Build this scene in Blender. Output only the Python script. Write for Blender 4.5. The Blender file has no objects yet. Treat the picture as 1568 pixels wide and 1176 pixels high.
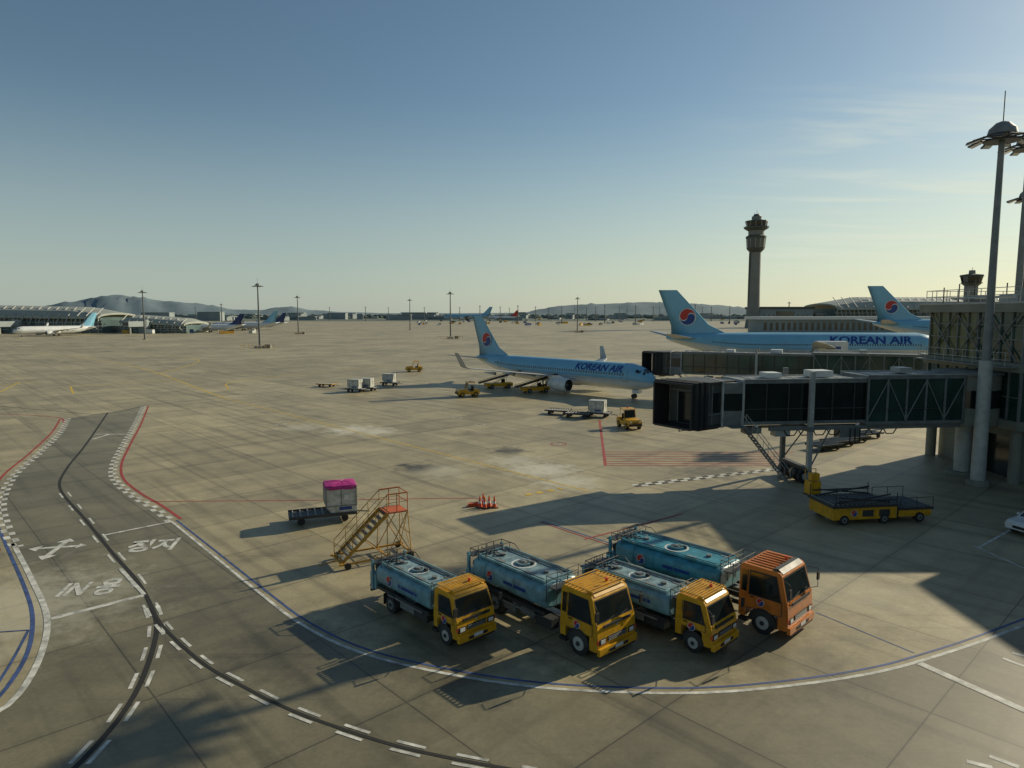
import bpy, bmesh, math, random
from mathutils import Vector, Matrix
random.seed(7)
sc=bpy.context.scene
sin,cos,pi=math.sin,math.cos,math.pi
F=1045.0; H=13.0; PITCH=math.atan(108/F)
# ground-plane survey: real metric position (x,y) of a feature that lies on a plane of height z
def G(u,v,z=0.0):
    a=(u-784)/F; b=(588-v)/F; s=sin(PITCH); c=cos(PITCH)
    t=(H-z)/(s-b*c)
    return (a*t,(c+b*s)*t)
HD=math.atan2(-.73,.68)      # heading of the parking stands
SUN_EL=math.radians(24.5); SUN_AZ=math.radians(56)

# ------------------------------------------------------------------ materials
def newmat(name):
    m=bpy.data.materials.new(name); m.use_nodes=True
    nt=m.node_tree; b=nt.nodes['Principled BSDF']; return m,nt,b
def N(nt,t,**k):
    n=nt.nodes.new(t)
    for a,v in k.items(): setattr(n,a,v)
    return n
def M(name,col,rough=.5,metal=0,var=.18,scale=1.5,bump=0,spec=.5):
    m,nt,b=newmat(name)
    tc=N(nt,'ShaderNodeTexCoord'); no=N(nt,'ShaderNodeTexNoise')
    no.inputs['Scale'].default_value=scale; no.inputs['Detail'].default_value=6; no.inputs['Roughness'].default_value=.65
    nt.links.new(tc.outputs['Object'],no.inputs['Vector'])
    mr=N(nt,'ShaderNodeMapRange'); mr.inputs['From Min'].default_value=.3; mr.inputs['From Max'].default_value=.7
    mr.inputs['To Min'].default_value=1-var; mr.inputs['To Max'].default_value=1+var*.4
    nt.links.new(no.outputs['Fac'],mr.inputs['Value'])
    mx=N(nt,'ShaderNodeVectorMath',operation='SCALE'); mx.inputs[0].default_value=col
    nt.links.new(mr.outputs[0],mx.inputs['Scale']); nt.links.new(mx.outputs[0],b.inputs['Base Color'])
    b.inputs['Metallic'].default_value=metal; b.inputs['Specular IOR Level'].default_value=spec
    mr2=N(nt,'ShaderNodeMapRange'); mr2.inputs['To Min'].default_value=max(.03,rough-.1); mr2.inputs['To Max'].default_value=min(1,rough+.12)
    nt.links.new(no.outputs['Fac'],mr2.inputs['Value']); nt.links.new(mr2.outputs[0],b.inputs['Roughness'])
    if bump:
        bp=N(nt,'ShaderNodeBump'); bp.inputs['Strength'].default_value=bump; bp.inputs['Distance'].default_value=.02
        nt.links.new(no.outputs['Fac'],bp.inputs['Height']); nt.links.new(bp.outputs[0],b.inputs['Normal'])
    return m
YEL=M('yellow_paint',(.66,.34,.012),.36,var=.38,scale=2.5)
OCH=M('stair_ochre_paint',(.50,.26,.03),.55,var=.4,scale=3)
ORG=M('orange_paint',(.58,.18,.025),.38,var=.36,scale=2)
ORR=M('orange_red_rail',(.50,.11,.03),.55,var=.3)
TNK=M('tank_pale_blue',(.17,.34,.385),.40,var=.5,scale=2.2)
TNKT=M('tank_top_steel',(.22,.33,.345),.45,var=.6,scale=3)
TNKB=M('tank_teal',(.055,.26,.33),.40,var=.5,scale=2)
BLK=M('black_rubber',(.02,.02,.02),.7)
DRK=M('dark_steel',(.04,.042,.04),.55,var=.3)
GRY=M('grey_steel',(.18,.19,.18),.5,var=.35)
LGR=M('light_grey',(.40,.41,.38),.45,var=.3)
GLS=M('dark_glass',(.012,.018,.018),.08,var=.3,spec=.8)
WHT=M('white_paint_metal',(.66,.67,.64),.4,var=.25)
LAMP=M('headlamp',(.7,.7,.65),.15)
RED=M('red_paint',(.5,.03,.02),.45)
ORC=M('cone_orange',(.70,.09,.02),.5)
BLU=M('logo_blue',(.01,.05,.22),.4)
SKYB=M('fuselage_sky_blue',(.19,.43,.58),.3,var=.10,scale=.4)
SILV=M('fuselage_silver',(.6,.62,.62),.3,metal=.3,var=.08)
BEL=M('fuselage_white',(.66,.68,.67),.32,var=.14,scale=.6)
WING=M('wing_grey',(.40,.42,.42),.4,var=.15)
NAVY=M('navy_tail',(.01,.03,.12),.4)
LTXT=M('livery_lettering',(.012,.05,.24),.4)
PINK=M('magenta_cover',(.42,.02,.20),.6,var=.4,scale=4)
ULDM=M('container_panel',(.52,.52,.46),.4,var=.45,scale=3)
CNC=M('building_concrete',(.22,.225,.18),.8,var=.35,scale=.4)
CNCD=M('building_dark_cladding',(.07,.08,.07),.6,var=.3,scale=.5)
BGL=M('building_glass_green',(.025,.065,.050),.07,var=.6,scale=.25,spec=.9)
BGLY=M('building_glass_amber',(.12,.14,.06),.12,var=.6,scale=.3,spec=.8)
ROOF=M('terminal_roof_metal',(.32,.34,.29),.5,var=.2,scale=.08)
FARG=M('far_glass_hazed',(.08,.13,.125),.3,var=.35,scale=.06)  # glass paled: the haze of distance is mixed into its colour
FARW=M('far_wall_hazed',(.25,.29,.29),.7,var=.3,scale=.03)  # wall tone lightened and cooled to paint in distance haze
HILL=M('hill_forest_haze',(.17,.225,.25),.95,var=.16,scale=.006,spec=.1)  # forest colour paled and blued; aerial haze is painted into it
TREE=M('far_tree_mass',(.15,.175,.15),.95,var=.35,scale=.05,spec=.1)
TOWC=M('tower_concrete',(.20,.20,.18),.7,var=.2,scale=.1)
MASTD=M('mast_galvanised_dark',(.12,.125,.12),.6,var=.2)
PW=M('road_paint_white',(.60,.60,.54),.7,var=.65,scale=1.8)
PB=M('road_paint_blue',(.05,.09,.24),.7,var=.55,scale=2)
PR=M('road_paint_red',(.36,.05,.04),.7,var=.5,scale=2)
PY=M('road_paint_yellow',(.62,.42,.05),.7,var=.4,scale=2)
PK=M('road_paint_black',(.018,.018,.016),.8,var=.3,scale=2)

STAINS_AND_SHADOW=[(640,716,2.2,.8),(778,690,2.3,.75),(715,664,1.6,.35),(618,712,1.2,.5),(1090,722,4,.5),(430,1000,3,.4),(880,760,2.5,.25),(340,590,5,.25),(1000,900,5,.35),(285,905,3,.3),(560,930,2.5,.35),(260,558,7,.3),(470,640,4,.25),(700,1000,4,.4),(1180,1000,4,.35),(520,525,10,.3),(600,610,4,.25),(730,880,3,.35),(900,960,3,.4)]  # oil and tyre stains, plus one cast shadow painted as a spot, lower left
WSTAINS=[(540,658,3.6,.8),(575,661,3,.7),(830,719,3.4,.8),(870,738,3,.6),(790,706,3,.5),(25,930,6,.35),(1290,905,4,.2),(460,655,3,.4),(680,722,3,.3)]
def concrete(name,mult,col3=(.395,.335,.195)):
    m,nt,b=newmat(name); L=nt.links.new
    tc=N(nt,'ShaderNodeTexCoord')
    rot=N(nt,'ShaderNodeVectorRotate',rotation_type='Z_AXIS'); rot.inputs['Angle'].default_value=-HD
    L(tc.outputs['Object'],rot.inputs['Vector'])
    def math_(op,a,bv=None,c=None):
        n=N(nt,'ShaderNodeMath',operation=op)
        for i,x in enumerate((a,bv,c)):
            if x is None: continue
            if hasattr(x,'is_output'): L(x,n.inputs[i])
            else: n.inputs[i].default_value=x
        return n.outputs[0]
    S=6.1
    sc_=N(nt,'ShaderNodeVectorMath',operation='SCALE'); sc_.inputs['Scale'].default_value=1/S; L(rot.outputs[0],sc_.inputs[0])
    sep=N(nt,'ShaderNodeSeparateXYZ'); L(sc_.outputs[0],sep.inputs[0])
    def edge(o):
        f=math_('FRACT',o); d=math_('ABSOLUTE',math_('SUBTRACT',f,.5)); return math_('SUBTRACT',.5,d)
    e=math_('MINIMUM',edge(sep.outputs[0]),edge(sep.outputs[1]))
    def mapr(v,a,b_,c,d):
        n=N(nt,'ShaderNodeMapRange'); L(v,n.inputs['Value'])
        for k,x in zip(('From Min','From Max','To Min','To Max'),(a,b_,c,d)): n.inputs[k].default_value=x
        return n.outputs[0]
    joint=mapr(e,.0025,.0065,.42,1)
    edgedark=mapr(e,.0,.06,.90,1)
    fl=N(nt,'ShaderNodeVectorMath',operation='FLOOR'); L(sc_.outputs[0],fl.inputs[0])
    wn=N(nt,'ShaderNodeTexWhiteNoise',noise_dimensions='2D'); L(fl.outputs[0],wn.inputs['Vector'])
    slab=mapr(wn.outputs['Value'],0,1,.82,1.08)
    def noise(scale,detail=6,vec=None,rough=.6):
        n=N(nt,'ShaderNodeTexNoise'); n.inputs['Scale'].default_value=scale; n.inputs['Detail'].default_value=detail; n.inputs['Roughness'].default_value=rough
        L(vec if vec else tc.outputs['Object'],n.inputs['Vector']); return n.outputs['Fac']
    big=mapr(noise(.03,7),.3,.7,.74,1.16)
    mid=mapr(noise(.35,8,rough=.72),.3,.7,.70,1.2)
    fine=mapr(noise(6,6,rough=.8),.3,.7,.82,1.12)
    mp=N(nt,'ShaderNodeMapping'); mp.inputs['Scale'].default_value=(.03,.9,1); L(rot.outputs[0],mp.inputs['Vector'])
    st1=mapr(noise(1,5,mp.outputs[0]),.52,.72,1,.60)
    mp2=N(nt,'ShaderNodeMapping'); mp2.inputs['Scale'].default_value=(.5,.02,1); L(rot.outputs[0],mp2.inputs['Vector'])
    st2=mapr(noise(1,5,mp2.outputs[0]),.54,.74,1,.66)
    mp3=N(nt,'ShaderNodeMapping'); mp3.inputs['Rotation'].default_value=(0,0,.9); mp3.inputs['Scale'].default_value=(.02,1.6,1); L(tc.outputs['Object'],mp3.inputs['Vector'])
    st3=mapr(noise(1,4,mp3.outputs[0]),.60,.74,1,.72)
    oil=mapr(noise(.7,4),.66,.78,1,.5)
    v=joint
    for x in (edgedark,slab,big,mid,fine,st1,st2,st3,oil): v=math_('MULTIPLY',v,x)
    warp=noise(.9,6,rough=.7)
    def spot(u,vv,r,k):
        x,y=G(u,vv)
        d=N(nt,'ShaderNodeVectorMath',operation='DISTANCE'); L(tc.outputs['Object'],d.inputs[0]); d.inputs[1].default_value=(x,y,0)
        dd=math_('ADD',math_('DIVIDE',d.outputs['Value'],r),math_('MULTIPLY',math_('SUBTRACT',warp,.5),2.6))
        return mapr(dd,.25,1.0,k,0)
    for s_ in STAINS_AND_SHADOW: v=math_('MULTIPLY',v,math_('SUBTRACT',1,spot(*s_)))
    w=None
    for s_ in WSTAINS:
        o=spot(*s_); w=o if w is None else math_('MAXIMUM',w,o)
    col=N(nt,'ShaderNodeVectorMath',operation='SCALE'); col.inputs[0].default_value=tuple(c*mult for c in col3); L(v,col.inputs['Scale'])
    mix=N(nt,'ShaderNodeMix',data_type='RGBA'); L(w,mix.inputs['Factor']); L(col.outputs[0],mix.inputs['A']); mix.inputs['B'].default_value=(.60,.57,.45,1)
    L(mix.outputs['Result'],b.inputs['Base Color'])
    b.inputs['Roughness'].default_value=.52; b.inputs['Specular IOR Level'].default_value=.55
    bp=N(nt,'ShaderNodeBump'); bp.inputs['Strength'].default_value=.35; bp.inputs['Distance'].default_value=.01; L(fine,bp.inputs['Height']); L(bp.outputs[0],b.inputs['Normal'])
    return m
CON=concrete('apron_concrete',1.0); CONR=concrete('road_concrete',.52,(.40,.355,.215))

# ------------------------------------------------------------------ mesh builder
class MB:
    def __init__(s): s.v=[];s.f=[];s.mi=[];s.sm=[];s.mats=[];s.T=Matrix.Identity(4)
    def mat(s,m):
        if m not in s.mats: s.mats.append(m)
        return s.mats.index(m)
    def add(s,vs,fs,m,smooth=False):
        o=len(s.v); s.v+=[tuple(s.T@Vector(p)) for p in vs]
        for i,f in enumerate(fs):
            s.f.append([o+k for k in f]); s.mi.append(s.mat(m[i] if isinstance(m,list) else m)); s.sm.append(smooth)
    def box(s,cx,cy,cz,sx,sy,sz,m,rz=0,ry=0):
        R=Matrix.Rotation(rz,3,'Z')@Matrix.Rotation(ry,3,'Y')
        vs=[Vector((cx,cy,cz))+R@Vector((i*sx/2,j*sy/2,k*sz/2)) for i in(-1,1) for j in(-1,1) for k in(-1,1)]
        s.add(vs,[(0,1,3,2),(4,6,7,5),(0,4,5,1),(2,3,7,6),(0,2,6,4),(1,5,7,3)],m)
    def bb(s,x0,x1,y0,y1,z0,z1,m): s.box((x0+x1)/2,(y0+y1)/2,(z0+z1)/2,abs(x1-x0),abs(y1-y0),abs(z1-z0),m)
    def cyl(s,p0,p1,r0,m,r1=None,n=12,smooth=True,capm=None):
        p0=Vector(p0);p1=Vector(p1); r1=r0 if r1 is None else r1
        d=(p1-p0).normalized(); a=Vector((0,0,1)) if abs(d.z)<.9 else Vector((1,0,0))
        u=d.cross(a).normalized(); w=d.cross(u)
        vs=[]
        for p,r in((p0,r0),(p1,r1)):
            for i in range(n): t=2*pi*i/n; vs.append(p+u*r*cos(t)+w*r*sin(t))
        s.add(vs,[(i,(i+1)%n,n+(i+1)%n,n+i) for i in range(n)],m,smooth and n>4)
        s.add(vs[:n],[tuple(range(n))],capm or m); s.add(vs[n:],[tuple(range(n))],capm or m)
    def tube(s,pts,r,m,n=6):
        for a,b in zip(pts,pts[1:]):
            if (Vector(b)-Vector(a)).length>1e-6: s.cyl(a,b,r,m,n=n)
    def prism(s,prof,W,m,taper=None,y0=None,y1=None):
        n=len(prof)
        def yy(z,sg):
            if y0 is not None: return y0 if sg<0 else y1
            return sg*W/2*(taper(z) if taper else 1)
        vs=[(x,yy(z,-1),z) for x,z in prof]+[(x,yy(z,1),z) for x,z in prof]
        s.add(vs,[tuple(range(n)),tuple(range(n,2*n))]+[(i,(i+1)%n,n+(i+1)%n,n+i) for i in range(n)],m)
    def loft(s,rings,m,smooth=True,caps=True,mf=None):
        n=len(rings[0]); vs=[p for r in rings for p in r]; fs=[];ms=[]
        for k in range(len(rings)-1):
            for i in range(n):
                fs.append((k*n+i,k*n+(i+1)%n,(k+1)*n+(i+1)%n,(k+1)*n+i)); ms.append(mf(k,i) if mf else m)
        s.add(vs,fs,ms,smooth)
        if caps:
            s.add(rings[0],[tuple(range(n))],m); s.add(rings[-1],[tuple(range(n))],m)
    def poly(s,pts,m): s.add(pts,[tuple(range(len(pts)))],m)
    def ring(s,c,r0,r1,m,n=28,ax='z'):
        c=Vector(c); vs=[]
        for r in(r0,r1):
            for i in range(n):
                t=2*pi*i/n; q=(r*cos(t),r*sin(t))
                vs.append(c+(Vector((q[0],q[1],0)) if ax=='z' else Vector((q[0],0,q[1])) if ax=='y' else Vector((0,q[0],q[1]))))
        if r0<=0: s.poly(vs[n:],m)
        else: s.add(vs,[(i,(i+1)%n,n+(i+1)%n,n+i) for i in range(n)],m)
    def mesh(s,name,merge=False):
        me=bpy.data.meshes.new(name); me.from_pydata(s.v,[],s.f)
        for m in s.mats: me.materials.append(m)
        for p,i,q in zip(me.polygons,s.mi,s.sm): p.material_index=i; p.use_smooth=q
        bm=bmesh.new(); bm.from_mesh(me); bmesh.ops.recalc_face_normals(bm,faces=bm.faces); bm.to_mesh(me); bm.free()
        return me
    def build(s,name,loc=(0,0,0),rz=0,parent=None,bevel=0):
        return place(s.mesh(name),name,loc,rz,parent,bevel)
def place(me,name,loc=(0,0,0),rz=0,parent=None,bevel=0,scale=1):
    o=bpy.data.objects.new(name,me); sc.collection.objects.link(o)
    if len(loc)==2: loc=(loc[0],loc[1],0)
    o.location=loc; o.rotation_euler=(0,0,rz); o.scale=(scale,)*3
    if parent: o.parent=parent
    if bevel:
        b=o.modifiers.new('bevel','BEVEL'); b.width=bevel; b.segments=2; b.limit_method='ANGLE'; b.angle_limit=math.radians(50)
    return o
def textmesh(txt,size,bold=0.0):
    cu=bpy.data.curves.new('t','FONT'); cu.body=txt; cu.size=size; cu.offset=bold; cu.resolution_u=3
    o=bpy.data.objects.new('t',cu); sc.collection.objects.link(o)
    bpy.context.view_layer.update()
    dg=bpy.context.evaluated_depsgraph_get(); me=bpy.data.meshes.new_from_object(o.evaluated_get(dg))
    vs=[tuple(v.co) for v in me.vertices]; fs=[tuple(p.vertices) for p in me.polygons]
    bpy.data.objects.remove(o); return vs,fs
def taegeuk(mb,cx,cz,R,y,sg):
    # sg: +1 when seen with +x to the right
    mb.ring((cx,y,cz),0,R*1.16,WHT,ax='y')
    o=.004 if R<1 else .04
    y2=y-o if y<0 else y+o
    def pt(a,b_): return (cx+sg*a*R,y2,cz+b_*R)
    up=[(cos(pi*i/16),sin(pi*i/16)) for i in range(17)]
    s1=[(-.5-.5*cos(pi*i/8),.0-.5*sin(pi*i/8)) for i in range(1,9)]
    s2=[(.5-.5*cos(pi*i/8),.5*sin(pi*i/8)) for i in range(1,8)]
    mb.poly([pt(a,b_+.07) for a,b_ in up+s1+s2],RED)
    lo=[(cos(pi+pi*i/16),sin(pi+pi*i/16)) for i in range(17)]
    s1b=[(.5+.5*cos(pi*i/8),.5*sin(pi*i/8)) for i in range(1,9)]
    s2b=[(-.5+.5*cos(pi*i/8),-.5*sin(pi*i/8)) for i in range(1,8)]
    mb.poly([pt(a,b_-.07) for a,b_ in lo+s1b+s2b],BLU)

# ------------------------------------------------------------------ airliner
ST=[(0,.03,-.36),(.004,.22,-.34),(.012,.40,-.28),(.025,.58,-.2),(.045,.77,-.12),(.07,.90,-.05),(.105,1,0),(.3,1,0),(.5,1,0),(.66,1,0),(.73,.965,.03),(.8,.83,.15),(.87,.64,.31),(.94,.39,.49),(.985,.2,.6),(1,.10,.64)]
def airliner(L,r,span,zc,hf,eng_y,eng_r,twin_text=True,body=SKYB,tail=SKYB,belly=BEL,logo=True,winglet=True,detail=True,engs=1,tw=9.8,tx=.25):
    mb=MB(); n=36
    def st(x):
        t=min(max(-x/L,0),1)
        for a,b_ in zip(ST,ST[1:]):
            if a[0]<=t<=b_[0]:
                k=(t-a[0])/(b_[0]-a[0]); return (a[1]+(b_[1]-a[1])*k)*r,(a[2]+(b_[2]-a[2])*k)*r
        return ST[-1][1]*r,ST[-1][2]*r
    def surf(x,th,off=0):
        rr,dz=st(x); rr+=off; return (x,rr*cos(th),zc+dz+rr*1.05*sin(th))
    rings=[[surf(-t*L,2*pi*i/n) for i in range(n)] for t,_,_ in ST]
    def mf(k,i):
        s_=sin(2*pi*(i+.5)/n); return body if s_>-.25 else (SILV if s_>-.42 else belly)
    mb.loft(rings,body,mf=mf)
    def patch(x0,x1,a0,a1,m,off=.02,k=2):
        vs=[];fs=[]
        for j in range(k+1):
            a=a0+(a1-a0)*j/k; vs+= [surf(x0,a,off),surf(x1,a,off)]
        for j in range(k): fs.append((2*j,2*j+1,2*j+3,2*j+2))
        mb.add(vs,fs,m,True)
    for sd in(0,1):
        A=lambda t: pi-t if sd else t
        if detail:
            x=-.11*L
            while x>-.84*L:
                patch(x,x-.27,A(.10),A(.10+.36/r),GLS,.02,1); x-=.53 if L<50 else .56
            for dx in(.105,.80)+((.36,.58) if L>50 else ()):
                x=-dx*L+.45; w=.9; lo=-.28; hi=.75/(r/1.9)*.75
                for a0,a1,b0,b1 in((x,x-.06,lo,hi),(x-w,x-w-.06,lo,hi),(x,x-w,hi,hi+.03),(x,x-w,lo,lo-.03)): patch(a0,a1,A(b0),A(b1),GRY,.018,4)
        patch(-.032*L,-.050*L,A(.62),A(1.02),GLS,.02,3); patch(-.0515*L,-.066*L,A(.55),A(.86),GLS,.02,2); patch(-.025*L,-.0325*L,A(1.05),A(1.52),GLS,.03,3); patch(-.0325*L,-.044*L,A(1.08),A(1.52),GLS,.02,3)
    def foil(xl,xt,y,z,t,up=None):
        c=xl-xt; P=[(0,0),(.08,.5),(.3,1),(.6,.7),(1,.05),(.6,-.3),(.3,-.5),(.08,-.35)]
        if up: return [(xl-a*c,y+b_*t*.5,z) for a,b_ in P]
        return [(xl-a*c,y,z+b_*t*.5) for a,b_ in P]
    hs=span/2
    for sg in(1,-1):
        zw=zc-.55*r; xr=-.335*L
        def wl(f): return xr-f*hs*.56
        secs=[foil(xr+1.2,xr-.185*L,sg*r*.6,zw,.12*r*2.6),foil(wl(.12),xr-.18*L,sg*(r+.1),zw+.1,.5*r*.45),
              foil(wl(.36),xr-.20*L,sg*hs*.36,zw+hs*.045,.38*r*.5),foil(wl(.97),wl(.97)-.042*L,sg*hs*.97,zw+hs*.12,.25)]
        if winglet: secs+= [foil(wl(1.0)-.2,wl(1.0)-.04*L,sg*hs*.995,zw+hs*.12+.25,.2),foil(wl(1.06)-.9,wl(1.06)-.9-.022*L,sg*hs*1.03,zw+hs*.12+hs*.14,.1)]
        else: secs+=[foil(wl(1.06)-.3,wl(1.06)-1.1,sg*hs*1.0,zw+hs*.13,.1)]
        mb.loft(secs,WING)
        for f in(.3,.5,.68): mb.cyl((wl(f)-.075*L*(1.1-f)-1.2,sg*hs*f,zw+hs*.03+f*1.2-.35),(wl(f)-.075*L*(1.1-f)-4,sg*hs*f,zw+hs*.03+f*1.2-.3),.28,WING,r1=.06,n=8)
        for e in range(engs):
            ey=sg*(eng_y+e*eng_y*.85); xf=wl(abs(ey)/hs)+.085*L*(1 if L<50 else .8); ez=zw-eng_r*.95+abs(ey)*.08; el=eng_r*3.9
            prof=[(0,.86),(.03,.98),(.15,1.06),(.4,1.08),(.7,.95),(1,.66)]
            mb.loft([[(xf-a*el,ey+eng_r*b_*cos(2*pi*i/20),ez+eng_r*b_*sin(2*pi*i/20)) for i in range(20)] for a,b_ in prof],WHT,caps=False,mf=lambda k,i:(SILV if k==0 else WHT))
            mb.loft([[(xf-a*el,ey+eng_r*b_*cos(2*pi*i/20),ez+eng_r*b_*sin(2*pi*i/20)) for i in range(20)] for a,b_ in((0,.86),(.12,.8))],DRK,caps=False)
            mb.cyl((xf-.12*el,ey,ez),(xf-.13*el,ey,ez),eng_r*.8,BLK,n=20); mb.cyl((xf-.12*el,ey,ez),(xf-.02*el,ey,ez),eng_r*.25,GRY,r1=.02,n=12)
            mb.cyl((xf-.9*el,ey,ez),(xf-1.25*el,ey,ez),eng_r*.5,GRY,r1=eng_r*.2,n=14)
            mb.prism([(xf-.2*el,ez+eng_r*.95),(xf-.55*el,ez+eng_r*1.35),(xf-1.2*el,ez+eng_r*1.2),(xf-.95*el,ez+eng_r*.55)],0,WHT,y0=ey-.15,y1=ey+.15)
        xs=-.885*L; zs=zc+.55*r; h2=hs*.40
        mb.loft([foil(xs,xs-.085*L,sg*.15*r,zs,.45),foil(xs-.6*h2-.3,xs-.6*h2-.3-.034*L,sg*h2,zs+h2*.12,.15)],body if body!=SKYB else WING)
        xg=-.50*L; gy=sg*r*1.45; wr=.55 if L<50 else .68
        mb.cyl((xg,gy,zw),(xg,gy,wr),.13,LGR,n=8)
        for bx in((0,) if L<50 else(-1.45,0,1.45)):
            for dy in(-.42,.42): mb.cyl((xg+bx,gy+dy-.17,wr),(xg+bx,gy+dy+.17,wr),wr,BLK,n=18); 
    xn=-.095*L
    mb.cyl((xn,0,zc-r),(xn,0,.38),.09,LGR,n=8); mb.box(xn+.5,0,zc-r-.3,1.2,.9,.5,BEL)
    for dy in(-.22,.22): mb.cyl((xn,dy-.1,.36),(xn,dy+.1,.36),.36,BLK,n=16)
    mb.loft([[(x,r*1.02*k*cos(2*pi*i/20),zc-.62*r+r*.55*k*sin(2*pi*i/20)) for i in range(20)] for x,k in((-.32*L,.3),(-.36*L,.92),(-.45*L,1),(-.52*L,.95),(-.58*L,.3))],belly)
    zb=zc+.75*r; fh=hf-zb; xf0=-.80*L
    def fs(xl,xt,z,t): return foil(xl,xt,0,z,t,up=True)
    mb.loft([fs(xf0+.07*L,-.985*L,zb-.3,.12),fs(xf0+.01*L,-.982*L,zb+.09*fh,.36),fs(xf0-.045*L,-.984*L,zb+.25*fh,.36),fs(-.965*L,-1.012*L-.02*L,hf,.18)],tail)
    if logo:
        for y,sg in((-.5,1),(.5,-1)): taegeuk(mb,-.925*L,zb+.42*fh,fh*.155 if L<50 else fh*.16,y*.42,sg)
        for sd in(0,1):
            hgt=r*.60; vs,fs_=textmesh('KOREAN AIR',hgt/.72,.045*hgt)
            bm=bmesh.new(); bv=[bm.verts.new(v) for v in vs]
            for f in fs_:
                try: bm.faces.new([bv[k] for k in f])
                except: pass
            for q in range(1,7):
                bmesh.ops.bisect_plane(bm,geom=bm.verts[:]+bm.edges[:]+bm.faces[:],plane_co=(0,hgt*q/7,0),plane_no=(0,1,0))
            bm.verts.index_update()
            w=max(v.co.x for v in bm.verts); ks=tw/w; xc=-tx*L
            out=[]
            for v in bm.verts:
                u=v.co.x*ks+v.co.y*.18; th=.10+.48/r+v.co.y/r
                x=(xc-tw/2+u) if sd else (xc+tw/2-u)
                out.append(surf(x,pi-th if sd else th,.03))
            mb.add(out,[tuple(v.index for v in f.verts) for f in bm.faces],LTXT); bm.free()
    return mb

B737=airliner(42.1,1.95,34.3,3.35,12.55,4.83,1.05,tx=.235).mesh('narrowbody_airliner')
B777=airliner(64,3.1,62,5.3,18.5,9.6,1.75,winglet=False,tw=18.5,tx=.285).mesh('widebody_airliner')
nose=G(985,610); hx,hy=.672,-.740
NX,NY=nose[0]+hx*4.0-1.4,nose[1]+hy*4.0
place(B737,'passenger_airliner',(NX,NY),math.atan2(hy,hx))
place(B777,'passenger_airliner',(100.5,158),math.radians(-4))
B747=airliner(70,3.3,64,5.6,19.5,11.0,1.4,winglet=False,engs=2,tw=19).mesh('four_engine_airliner')
place(B747,'passenger_airliner',(221,250),math.radians(-8),scale=1.2)
AW=airliner(45,2.1,38,3.6,13.5,5.5,1.1,body=BEL,tail=NAVY,logo=False,detail=False).mesh('distant_airliner_navy')
AW2=airliner(45,2.1,38,3.6,13.5,5.5,1.1,body=BEL,tail=SKYB,logo=False,detail=False).mesh('distant_airliner_pale')
AB=airliner(60,2.9,58,4.8,17,9,1.6,body=SKYB,tail=SKYB,logo=False,detail=False,winglet=False).mesh('distant_airliner_blue')
AR=airliner(45,2.1,38,3.6,13.5,5.5,1.1,body=BEL,tail=RED,logo=False,detail=False).mesh('distant_airliner_red')
for me,u,v,hd_,s in((AW2,20,516,-120,1),(AW,272,509,190,.95),(AW2,322,506,187,1.1),(AW,352,504,185,1.0),(AB,680,490.5,178,1.5),(AR,742,490.5,175,1.4)):
    place(me,'distant_airliner',G(u,v),math.radians(hd_),scale=s)

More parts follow.
